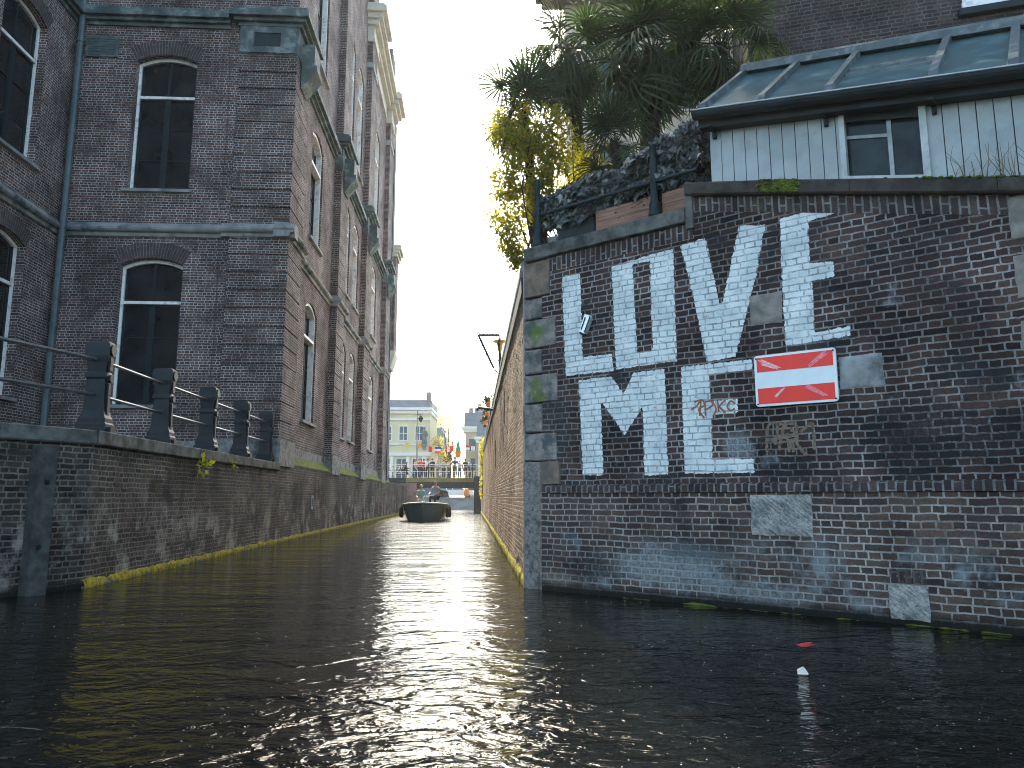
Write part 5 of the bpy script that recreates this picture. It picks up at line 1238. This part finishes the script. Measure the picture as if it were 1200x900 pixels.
mb.tube([bdir.p(*G[-1][0]), bdir.p(*G[-1][-1])], 0.05, 8); mb.build('gunwale', M['boat_rail'], bo, smooth=True)
mb = MB(); mb.tube([bdir.p(0.33, 0, -0.1), bdir.p(0.12, 0, 0.4), bdir.p(-0.03, 0, 1.02)], [0.035, 0.035, 0.04], 8); mb.build('stem', M['pipe'], bo)
mb = MB()
for i in range(2, NS):
    a, b_ = hull(7*(i/NS)**1.35), hull(7*((i+1)/NS)**1.35); u0, u1 = 7*(i/NS)**1.35, 7*((i+1)/NS)**1.35
    mb.fq(bdir, [(u0,-a[0]*.8,.25),(u1,-b_[0]*.8,.25),(u1,b_[0]*.8,.25),(u0,a[0]*.8,.25)], 0, 'uo')
mb.build('floor', M['old_wood'], bo)
mb = MB(); mb.box(bdir, 2.9, 3.6, -1.05, 1.05, 0.9, 0.98); mb.box(bdir, 4.6, 5.2, -1.1, 1.1, 0.55, 0.62); mb.build('bench', M['old_wood'], bo)
for o in (-1.24, 1.24):
    for u in (1.9, 2.5):
        hw = hull(u)[0]*(1 if o > 0 else -1); k = 1.07
        mb = MB(); c = bdir.p(u, hw*k, 0.15); mb.lathe(c, [(0.0, 0), (0.07, 0.05), (0.09, 0.15), (0.09, 0.45), (0.06, 0.56), (0.02, 0.62), (0.015, 0.75)], 10); mb.build('fender', M['black'], bo, smooth=True)
person(bdir.p(3.0, -0.28, 0.60), 0.06, 'blond woman in a teal top sitting in the boat facing forward', cloth('teal', (0.20, 0.42, 0.38)), cloth('white_trousers', (0.6, 0.58, 0.55)), HAIR['blond'], 1.06, 'sit', False, None, 3)
pm = person(bdir.p(3.3, 0.55, 0.74), -0.35, 'man in a grey blue shirt leaning on the side of the boat wearing dark glasses', cloth('greyblue', (0.25, 0.31, 0.40)), cloth('navy', (0.02, 0.03, 0.05)), HAIR['grey'], 1.12, 'sit', False, None, 5, 0.15)
mb = MB()
hcn = Vector((0, -sin(.15)*.69-.03, .48+cos(.15)*.69))
for s in (-1, 1): mb.box(WORLD, s*.034-.026, s*.034+.026, 0.10+sin(.15)*.69, 0.125+sin(.15)*.69, hcn.z-.018, hcn.z+.018)
mb.box(WORLD, -.01, .01, .105+sin(.15)*.69, .118+sin(.15)*.69, hcn.z-.004, hcn.z+.006); local_build(mb, 'sunglasses', M['black'], pm)

# ================================================================== BRIDGE
BRY = 64.0
br = thing('footbridge', (-5.6, BRY, 0), 'low flat bridge with green fascia and white railings closing the canal', 'bridge')
BF = Fr((-12.5, BRY), (1, 0), 1)      # u = x+12.5, o towards camera
mb = MB(); mb.box(BF, -8, 14.5, -5, 0, 2.55, 2.9); mb.build('deck', M['bridge_dark'], br)
mb = MB(); mb.box(BF, 3.4, 9.4, 0.001, 0.10, 2.52, 2.88); mb.build('fascia', M['bridge_fascia'], br)
mb = MB()
for k in range(5): mb.box(BF, 3.4, 9.4, -4.6+k*1.1, -4.3+k*1.1, 2.1, 2.549)
mb.build('girder', M['bridge_dark'], br)
mb = MB(); mb.box(BF, 3.2, 4.35, -5, 0.12, -1, 2.48); mb.build('abutment', M['pier_pink'], br)
mb = MB(); mb.box(BF, 9.25, 10.2, -5, 0.15, -1, 3.05); mb.build('abutment', M['bridge_dark'], br)
mb = MB(); mb.box(BF, -8, 3.2, -5, -0.3, -1, 2.549); mb.build('abutment', M['far_quay'], br)
mb = MB()
for o in (-0.08, -4.8):
    for z in (3.45, 4.05): mb.tube([BF.p(-8, o, z), BF.p(14, o, z)], 0.022, 6)
    for k in range(12): u = -8+k*1.9; mb.tube([BF.p(u, o, 2.9), BF.p(u, o, 4.15)], 0.04, 6, 1)
mb.build('railing', [M['white_trim'], M['iron']], br)

def px(x, d): return (x-600)/867*(d*0.9885+1.9*0.1516)
DK = 2.905
PP = [(492, 64.7, 'person in a red coat standing on the bridge', (0.55, 0.07, 0.06), (0.03, 0.035, 0.05), 'brown', 'stand', 0.2),
      (496.5, 65.6, 'person half hidden behind the red coat on the bridge', (0.20, 0.05, 0.06), (0.05, 0.05, 0.06), 'dark', 'stand', -0.4),
      (501, 64.7, 'man in a white shirt and dark trousers on the bridge', (0.60, 0.60, 0.58), (0.02, 0.035, 0.06), 'dark', 'stand', 0.5),
      (506.5, 64.7, 'man in a dark jacket and dark trousers on the bridge', (0.03, 0.045, 0.06), (0.03, 0.035, 0.045), 'dark', 'fold', -0.3),
      (513, 65.8, 'person in a pale grey coat behind the others on the bridge', (0.40, 0.40, 0.40), (0.25, 0.22, 0.2), 'grey', 'stand', 2.6),
      (520, 64.7, 'dark haired person in a striped top and navy trousers on the bridge', (0.30, 0.30, 0.36), (0.03, 0.03, 0.05), 'dark', 'camera', 0.3),
      (533, 64.7, 'tall man in blue clothes standing under the green umbrella', (0.04, 0.09, 0.15), (0.03, 0.09, 0.15), 'brown', 'camera', 0.0),
      (538.5, 65.4, 'blond person in a pale top on the right part of the bridge', (0.55, 0.45, 0.40), (0.05, 0.12, 0.18), 'blond', 'stand', 0.7),
      (487, 66.2, 'person in a beige jacket at the left edge of the crowd on the bridge', (0.42, 0.36, 0.28), (0.06, 0.07, 0.1), 'brown', 'stand', 1.2),
      (526.5, 65.9, 'person in a yellow top in the middle of the crowd on the bridge', (0.55, 0.45, 0.10), (0.10, 0.10, 0.12), 'brown', 'stand', 0.4),
      (550, 66.0, 'person in a light blue top near the right end of the bridge', (0.25, 0.38, 0.48), (0.08, 0.09, 0.11), 'grey', 'stand', 1.9),
      (545, 65.6, 'person in dark clothes at the right end of the bridge', (0.05, 0.05, 0.06), (0.05, 0.05, 0.06), 'dark', 'stand', 2.9)]
for i, (x, d, lab, c1, c2, h, pose, rz_) in enumerate(PP):
    person((px(x, d), d, DK), rz_, lab, cloth('s%d' % i, c1), cloth('t%d' % i, c2), HAIR[h], 1.0+(0.06 if x == 533 else 0)-(0.08 if x in (520, 538.5) else 0), pose, True, 'people on the bridge', 30+i)
# cyclist
person((px(472, 65.5), 65.5, DK+0.30), 1.9, 'cyclist in dark clothes riding across the left end of the bridge', cloth('cyc', (0.03, 0.035, 0.04)), cloth('cyct', (0.04, 0.045, 0.06)), HAIR['dark'], 0.95, 'sit', True, 'people on the bridge', 50, 0.45)
def bicycle(x, d, rz_, lab, mat, group='bicycles on the bridge'):
    t = thing('bicycle', (x, d, DK), lab, 'bicycle', group); L = Fr((x, d), (cos(rz_), sin(rz_)), 1)
    for u in (-.53, .53):
        mb = MB(); pts = [L.p(u+.34*cos(a), 0, DK+.35+.34*sin(a)) for a in np.linspace(0, 2*pi, 21)]; mb.tube(pts, .018, 5, cap=False); wv = mb.build('wheel', M['black'], t)
        sp2 = MB()
        for a in np.linspace(0, pi, 5)[:-1]: sp2.tube([L.p(u+.33*cos(a), 0, DK+.35+.33*sin(a)), L.p(u-.33*cos(a), 0, DK+.35-.33*sin(a))], .004, 3)
        sp2.build('spokes', M['steel_rail'], wv)
    mb = MB(); A_, B_, C_, H_ = (-.53, .35), (-.08, .32), (-.2, .85), (.38, .85)
    for a, b_ in ((A_, B_), (A_, C_), (B_, C_), (C_, H_), (B_, H_), (H_, (.53, .35)), (C_, (-.23, .95)), (H_, (.36, 1.02))): mb.tube([L.p(a[0], 0, DK+a[1]), L.p(b_[0], 0, DK+b_[1])], .018, 6)
    mb.build('frame', mat, t)
    mb = MB(); mb.tube([L.p(.28, -.26, DK+1.05), L.p(.36, 0, DK+1.04), L.p(.28, .26, DK+1.05)], .014, 5); mb.build('handlebar', M['steel_rail'], t)
    mb = MB(); mb.lathe(L.p(-.25, 0, DK+.95), [(.0, 0), (.09, .01), (.10, .04), (0, .06)], 8); mb.build('saddle', M['black'], t)
bicycle(px(471.5, 65.5), 65.5, 0.1, 'bicycle under the cyclist in dark clothes', M['iron'])
bicycle(px(463, 64.6), 64.6, 0.15, 'white bicycle leaning on the left end of the bridge railing', M['white_trim'])
bicycle(px(537, 64.5), 64.5, 0.05, 'blue bicycle leaning on the right part of the bridge railing', M['blue_paint'])

# bunting across the bridge
BUN = [(477, 523, 'flag_yellow', (0.62, 0.55, 0.10)), (490.5, 523, 'flag_orange', (0.70, 0.28, 0.06)), (504, 527, 'flag_red', (0.65, 0.04, 0.05)), (512.5, 528, 'tri', None), (524, 527, 'redwhite', None), (529, 526, 'flag_red', (0.65, 0.04, 0.05)), (547.5, 525, 'whitered', None), (554, 526, 'flag_white', (0.7, 0.68, 0.66))]
fln = 66.8
bu = thing('bunting', (px(515, fln), fln, 5.4), 'string of small coloured national flags hung across the bridge', 'bunting')
def zpx(y, d): return CAM_H+(583-y)/867*(d*0.9885+3*0.15)
mb = MB(); mb.tube([(px(a, fln), fln, zpx(521-3*sin((a-456)/114*pi*3)**2*0+ (1.5*cos((a-456)/10)), fln)) for a in range(456, 571, 6)], 0.012, 4); mb.build('cord', M['black'], bu)
def flag_part(a, y, wpx, hpx, mat, dx=0, dy=0, name='flag'):
    mb = MB(); x = px(a+dx, fln); z = zpx(y+dy, fln); w_ = wpx*fln/867; h = hpx*fln/867; n = 5
    for k in range(n):
        u0, u1 = -w_/2+w_*k/n, -w_/2+w_*(k+1)/n
        mb.face([(x+u0, fln-.03+.03*sin(k*1.4), z+h/2), (x+u1, fln-.03+.03*sin((k+1)*1.4), z+h/2), (x+u1, fln-.06+.05*sin((k+1)*1.4), z-h/2), (x+u0, fln-.06+.05*sin(k*1.4), z-h/2)])
    return mb.build(name, mat, bu)
for a, y, k, c in BUN:
    if k == 'tri':
        flag_part(a, y, 6.5, 2.2, cloth('flag_navy', (0.03, 0.05, 0.20)), dy=-2.4); flag_part(a, y, 6.5, 2.4, cloth('flag_white', (0.7, 0.68, 0.66))); flag_part(a, y, 6.5, 2.4, cloth('flag_red', (0.65, 0.04, 0.05)), dy=2.5)
    elif k == 'redwhite':
        flag_part(a, y, 2.6, 6, cloth('flag_red', (0.65, 0.04, 0.05)), dx=-1.4); flag_part(a, y, 2.0, 6, cloth('flag_white', (0.7, 0.68, 0.66)), dx=1.2)
    elif k == 'whitered':
        flag_part(a, y, 5, 2.4, cloth('flag_red', (0.65, 0.04, 0.05)), dy=-1.3); flag_part(a, y, 5, 2.4, cloth('flag_white', (0.7, 0.68, 0.66)), dy=1.3)
    else: flag_part(a, y, 4.4, 6.5 if k == 'flag_red' else 5, cloth(k, c))
# furled green/orange umbrella held high
um_ = thing('parasol', (px(536, 66), 66, DK), 'half closed parasol striped blue green and orange on the bridge', 'parasol')
mb = MB(); ux = px(536.5, 66); mb.tube([(ux, 66, DK), (ux, 66, 6.3)], .025, 6); mb.build('pole', M['steel_rail'], um_)
for nm, z0, z1, r0, r1, c in (('blue', 5.75, 6.35, .16, .02, (0.06, 0.18, 0.30)), ('green', 5.25, 5.749, .26, .16, (0.06, 0.28, 0.10)), ('orange', 4.75, 5.249, .20, .26, (0.70, 0.16, 0.03))):
    mb = MB(); mb.lathe((ux, 66, z0), [(r0, 0), ((r0+r1)/2, (z1-z0)/2), (r1, z1-z0)], 9); mb.build('canopy', cloth('par_'+nm, c), um_)
# tall lamp post left of the bridge
tl = thing('lamp_post', (px(488, 68), 68, DK), 'tall grey lamp post with a side arm in front of the yellow house', 'lamp')
xx = px(488, 68); mb = MB(); mb.tube([(xx, 68, DK), (xx, 68, 9.2)], [.09, .06], 8); mb.tube([(xx-2.5, 68, 9.25), (xx+.9, 68, 9.2)], .03, 6); mb.build('pole', M['stone_grey'], tl)
mb = MB(); mb.lathe((xx+.3, 68, 8.1), [(.05, 0), (.22, .35), (.24, .4), (.05, .65), (0, .7)], 8); mb.tube([(xx, 68, 8.8), (xx+.3, 68, 8.8)], .03, 5); mb.build('lantern', M['iron'], tl)

# ================================================================== FAR BACKGROUND
fq_ = thing('far_quay_wall', (-6, 83, 0), 'grey stone quay wall across the water seen under the bridge', 'wall')
mb = MB(); mb.box(WORLD, -60, 60, -84, -83, -2.4, 1.12); mb.build('stone_face', M['far_quay'], fq_)
mb = MB(); mb.box(WORLD, -60, 60, -84, -82.9, 1.121, 1.27); mb.build('coping_stone', M['stone_grey'], fq_)
def car(x, d, lab, mat, rz_=0.0):
    t = thing('parked_car', (x, d, 1.2), lab, 'car', 'cars parked on the far quay'); L = Fr((x, d), (cos(rz_), sin(rz_)), 1)
    prof = [(-2.1, .3), (-2.12, .75), (-1.95, .9), (-1.75, .92), (1.05, .92), (1.95, .82), (2.1, .62), (2.1, .3)]
    mb = MB(); mb.poly(L, [(a, 1.2+b_) for a, b_ in prof], -.85, .85); mb.build('body', mat, t)
    mb = MB(); mb.poly(L, [(a, 1.2+b_) for a, b_ in [(-1.8, .921), (-1.35, 1.42), (.2, 1.45), (1.0, .921)]], -.74, .74); mb.build('window', M['blue_glass'], t)
    mb = MB(); mb.poly(L, [(a, 1.2+b_) for a, b_ in [(-1.35, 1.43), (-1.2, 1.49), (.1, 1.5), (.22, 1.455)]], -.72, .72)
    for a in (-1.0, -.3): mb.box(L, a-.05, a+.05, .741, .76, 2.125, 2.63)
    mb.build('roof', mat, t)
    for a in (-1.35, 1.3):
        for o in (-.8, .8):
            mb = MB(); mb.tube([L.p(a, o-.08, 1.51), L.p(a, o+.08, 1.51)], .31, 12); wv = mb.build('wheel', M['black'], t)
car(-9.3, 85.2, 'dark blue car, the left one parked on the far quay', M['blue_paint']); car(-6.4, 85.2, 'white car parked on the far quay under the right part of the bridge', M['white_trim']); car(-13.9, 85.2, 'dark grey car parked on the far quay at the left', M['slate'])
of = MB(); of.lathe((-5.1, 83.9, 1.28), [(0.0, 0), (.22, .1), (.3, .4), (.26, .75), (.1, .95), (0, 1.0)], 10); tag(of.build('orange_bag', M['orange']), 'bright orange bundle on the far quay under the bridge', 'bag')

yh = thing('yellow_house', (-16, 96, 1.2), 'pale yellow classical house with white cornice beyond the bridge', 'house')
YF = Fr((-26, 92), (1, 0), 1)
YR = 15.75
yops = [(4.0+k*2.0, 4.95+k*2.0, 8.3, 10.0, 0) for k in range(6)] + [(3.7+k*2.0, 5.0+k*2.0, 2.4, 6.0, 0) for k in range(6)]
mb = MB(); wall(mb, YF, 0, YR, 1.2, 12.0, yops, 0, .2); mb.box(YF, 0, YR, -9, -.201, 1.2, 12.0, skip='f'); mb.build('wall', M['cream_wall'], yh)
for a, b_, c, d, _ in yops:
    mb = MB(); e = .12; mb.box(YF, a-e, a, -.1, .06, c-e, d+e); mb.box(YF, b_, b_+e, -.1, .06, c-e, d+e); mb.box(YF, a, b_, -.1, .06, d, d+e); mb.box(YF, a, b_, -.1, .10, c-e, c)
    mb.box(YF, a, b_, -.12, -.05, (c+d)/2-.04, (c+d)/2+.04); mb.box(YF, (a+b_)/2-.04, (a+b_)/2+.04, -.12, -.049, c, d)
    ww = mb.build('window', M['white_trim'], yh); mb = MB(); mb.fq(YF, [(a,-.13,c),(b_,-.13,c),(b_,-.13,d),(a,-.13,d)]); mb.build('pane', M['blue_glass'], ww)
mb = MB()
for k in range(7): u = 3.1+k*2.0; mb.box(YF, u-.22, u+.22, .001, .18, 1.2, 6.3)
mb.box(YF, 0, YR+.15, .001, .25, 6.35, 6.75); mb.box(YF, 0, YR+.1, .001, .15, 7.7, 7.85); mb.box(YF, 0, YR+.1, .001, .2, 10.75, 11.0); mb.box(YF, 0, YR+.3, -9, .5, 12.0, 12.35); mb.box(YF, 0, YR+.2, -9, .3, 11.6, 11.999)
mb.build('cornice', M['white_trim'], yh)
mb = MB(); mb.prism(YF, [(.4, 12.35), (-.6, 13.45), (-8.5, 13.45), (-9, 12.35)], 0, YR); mb.build('roof', M['slate'], yh)
mb = MB(); mb.box(YF, YR-.5, YR, -1.6, -.4, 12.5, 14.4); mb.build('chimney', M['far_brick'], yh)
st = thing('corner_statue', (-26+15.2, 91.5, 7.4), 'dark statue on a bracket at the corner of the yellow house', 'statue')
sxy = (-26+15.15, 91.55)
mb = MB(); mb.lathe((*sxy, 7.0), [(0, 0), (.12, .05), (.3, .5), (.38, .7), (.38, .8)], 8); mb.build('bracket', M['stone_grey'], st)
mb = MB(); mb.lathe((*sxy, 7.8), [(.32, 0), (.30, .5), (.22, 1.0), (.30, 1.4), (.26, 1.6), (.09, 1.7), (.08, 1.75), (.15, 1.85), (.15, 2.0), (.08, 2.12), (0, 2.15)], 10); mb.tube([(sxy[0]+.25, sxy[1], 9.3), (sxy[0]+.42, sxy[1]-.1, 8.9), (sxy[0]+.25, sxy[1]-.2, 8.7)], .08, 6); mb.build('figure', M['slate'], st, smooth=True)

bg_ = thing('blue_gabled_house', (-8.6, 112, 1.2), 'tall narrow blue grey house beside the yellow house', 'house')
GF = Fr((-11.9, 110), (1, 0), 1)
mb = MB(); mb.poly(GF, [(0, 1.2), (2.0, 1.2), (2.0, 10.2), (1.4, 11.4), (.6, 11.4), (0, 10.2)], -8, 0); mb.build('wall', M['blue_paint'], bg_)
for z in (4.5, 6.6, 8.6):
    for u in (.3, 1.15):
        mb = MB(); mb.box(GF, u, u+.55, .001, .06, z, z+1.3); ww = mb.build('window', M['white_trim'], bg_); mb = MB(); mb.box(GF, u+.08, u+.47, .061, .075, z+.08, z+1.2); mb.build('pane', M['blue_glass'], ww)
mb = MB(); mb.prism(GF, [(.1, 11.4), (.1, 11.6), (-8, 11.6), (-8, 11.4)], .5, 1.5); mb.build('roof', M['slate'], bg_)

def far_house(name, x0, x1, y, z1, wm, lab, nwin, floors, roofm, gable=False, depth=10):
    t = thing(name, ((x0+x1)/2, y+depth/2, 1.2), lab, 'house', 'houses beyond the bridge'); W = Fr((x0, y), (1, 0), 1); L = x1-x0
    mb = MB(); mb.box(W, 0, L, -depth, 0, 1.2, z1); mb.build('wall', wm, t)
    for fl__ in range(floors):
        zz = 2.2+(z1-2.5)*fl__/floors; hh = (z1-2.5)/floors*.62
        for k in range(nwin):
            a = L*(k+.25)/nwin; b_ = L*(k+.75)/nwin; mb = MB(); mb.box(W, a-.08, b_+.08, .001, .06, zz-.08, zz+hh+.08); ww = mb.build('window', M['white_trim'], t)
            mb = MB(); mb.box(W, a, b_, .061, .075, zz, zz+hh); mb.build('pane', M['blue_glass'], ww)
        nside = 4
        for k in range(nside):      # windows on the canal-facing side
            oo = -depth*(k+.3)/nside; oe = -depth*(k+.7)/nside
            mb = MB(); mb.box(W, -.05, -.001, oe, oo, zz, zz+hh); mb.build('window', M['blue_glass'], t)
    mb = MB(); mb.box(W, -.5, L+.3, -depth-.2, .4, z1, z1+.35); mb.box(W, -.3, L+.2, -depth-.1, .25, z1-.4, z1-.001); mb.build('cornice', M['white_trim'], t)
    mb = MB(); mb.prism(W, [(.2, z1+.35), (-1.2, z1+2.4), (-depth+1, z1+2.4), (-depth, z1+.35)], -.2, L); mb.build('roof', roofm, t)
    mb = MB(); mb.box(W, .2, .8, -depth*.5, -depth*.5+.8, z1+1.5, z1+3.4); mb.build('chimney', M['far_brick'], t)
    return t
far_house('beige_house', -6.3, 3, 100, 10.4, M['beige_wall'], 'beige cornered house right of the canal gap beyond the bridge', 5, 3, M['slate'])
far_house('stepped_house', -6.0, 4, 120, 13.5, M['stone_cream'], 'taller pale house with slate roof behind the beige house', 4, 4, M['slate'])
far_house('row_house', -36, -26.3, 93, 12, M['far_brick'], 'brown brick row house left of the yellow house', 4, 4, M['slate'])
far_house('row_house', -4.2, 2.5, 66.5+26, 8.4, M['white_trim'], 'low white shopfront house just right of the bridge end', 4, 2, M['slate'], depth=6)

def tree(x, y, z0, h, rad, n, mat, lab, lf=.22):
    t = thing('autumn_tree', (x, y, z0), lab, 'tree', 'autumn trees beyond the bridge')
    mb = MB(); top = Vector((x+R.gauss(0, .2), y, z0+h*.75)); mb.tube([(x, y, z0), (x+.1, y, z0+h*.4), top], [.22, .16, .05], 8)
    cl = []
    for k in range(14):
        v = rv(); c = Vector((x, y, z0+h*.68))+Vector((v.x*rad*.8, v.y*rad*.8, v.z*h*.28)); cl.append(c); mb.tube([(x+.05, y, z0+h*.35), (Vector((x, y, z0+h*.45))+c)/2, c], [.09, .06, .02], 5)
    mb.build('trunk', M['bark'], t)
    mb = MB()
    for i in range(n):
        c = R.choice(cl); v = rv(); q = c+v*rad*.45*R.random()**.5; leaf_quad(mb, q, rv(), rv(), lf*R.uniform(.7, 1.3), lf*.6)
    mb.build('crown', mat, t, weld=False)
tree(-7.9, 92, 1.2, 10.5, 1.9, 1500, M['autumn'], 'yellow autumn tree rising behind the people at the centre of the bridge')
tree(-11.4, 121, 1.2, 15.5, 2.0, 1100, M['autumn'], 'taller yellow tree close to the gable end of the yellow house')
tree(-6.8, 126, 1.2, 9, 1.5, 800, M['weed'], 'small green tree in the gap far beyond the bridge')

# trailing yellow vine on the alley wall near the bridge, orange flower boxes on top of the wall
va = thing('wall_creeper', ALLEY.p(46, 0.05, 4.6), 'yellow creeper trailing down the far end of the sunlit alley wall', 'climber')
mb = MB()
for i in range(560):
    u = R.gauss(44, 2.2); z = R.choice([R.gauss(4.7, .35), R.gauss(4.5, .5), R.uniform(1.2, 4.6)]); q = ALLEY.p(u, abs(R.gauss(.02, .10)), z)
    leaf_quad(mb, q, Vector((R.gauss(0, .4), R.gauss(0, .4), -1)), rv(), .22, .15)
mb.build('foliage', M['vine_yellow'], va, weld=False)
mb = MB()
for k in range(5): mb.tube([ALLEY.p(42+k, .04, 4.7), ALLEY.p(42.3+k, .05, 3), ALLEY.p(42+k, .04, 1.2)], .025, 5)
mb.build('stem', M['bark'], va)
for k, u in enumerate((19.0, 22.5, 26.5)):
    t = thing('flower_box', ALLEY.p(u, 0.14, 4.78), ['nearest orange flower box hung on the alley wall top', 'middle orange flower box hung on the alley wall top', 'farthest orange flower box hung on the alley wall top'][k], 'flower box', 'orange flower boxes along the alley wall')
    mb = MB(); mb.box(ALLEY, u-.6, u+.6, .065, .22, 4.80, 5.00); mb.build('trough', M['orange'], t)
    mb = MB()
    for i in range(160): q = ALLEY.p(u+R.uniform(-.6, .6), .18+R.gauss(0, .09), 5.02+abs(R.gauss(.08, .1))); leaf_quad(mb, q, rv(), rv(), .12, .07)
    mb.build('foliage', M['palm'], t, weld=False)
for k, u in enumerate((31, 40)):
    pass
bpy.context.view_layer.update()
# ================================================================== AIR
hm_, ht_, hb_ = nmat('haze_air')
ht_.nodes.remove(hb_)
pv_ = nd(ht_, 'ShaderNodeVolumePrincipled'); pv_.inputs['Color'].default_value = rgb(0.92, 0.95, 1.0); pv_.inputs['Density'].default_value = 0.0003; pv_.inputs['Anisotropy'].default_value = 0.35
ht_.links.new(pv_.outputs[0], ht_.nodes['Material Output'].inputs['Volume'])
mb = MB(); mb.box(WORLD, -130, 130, -180, 125, -3.6, 40)
hz_ = mb.build('haze', hm_); tag(hz_, kind='stuff')
bpy.context.view_layer.update()
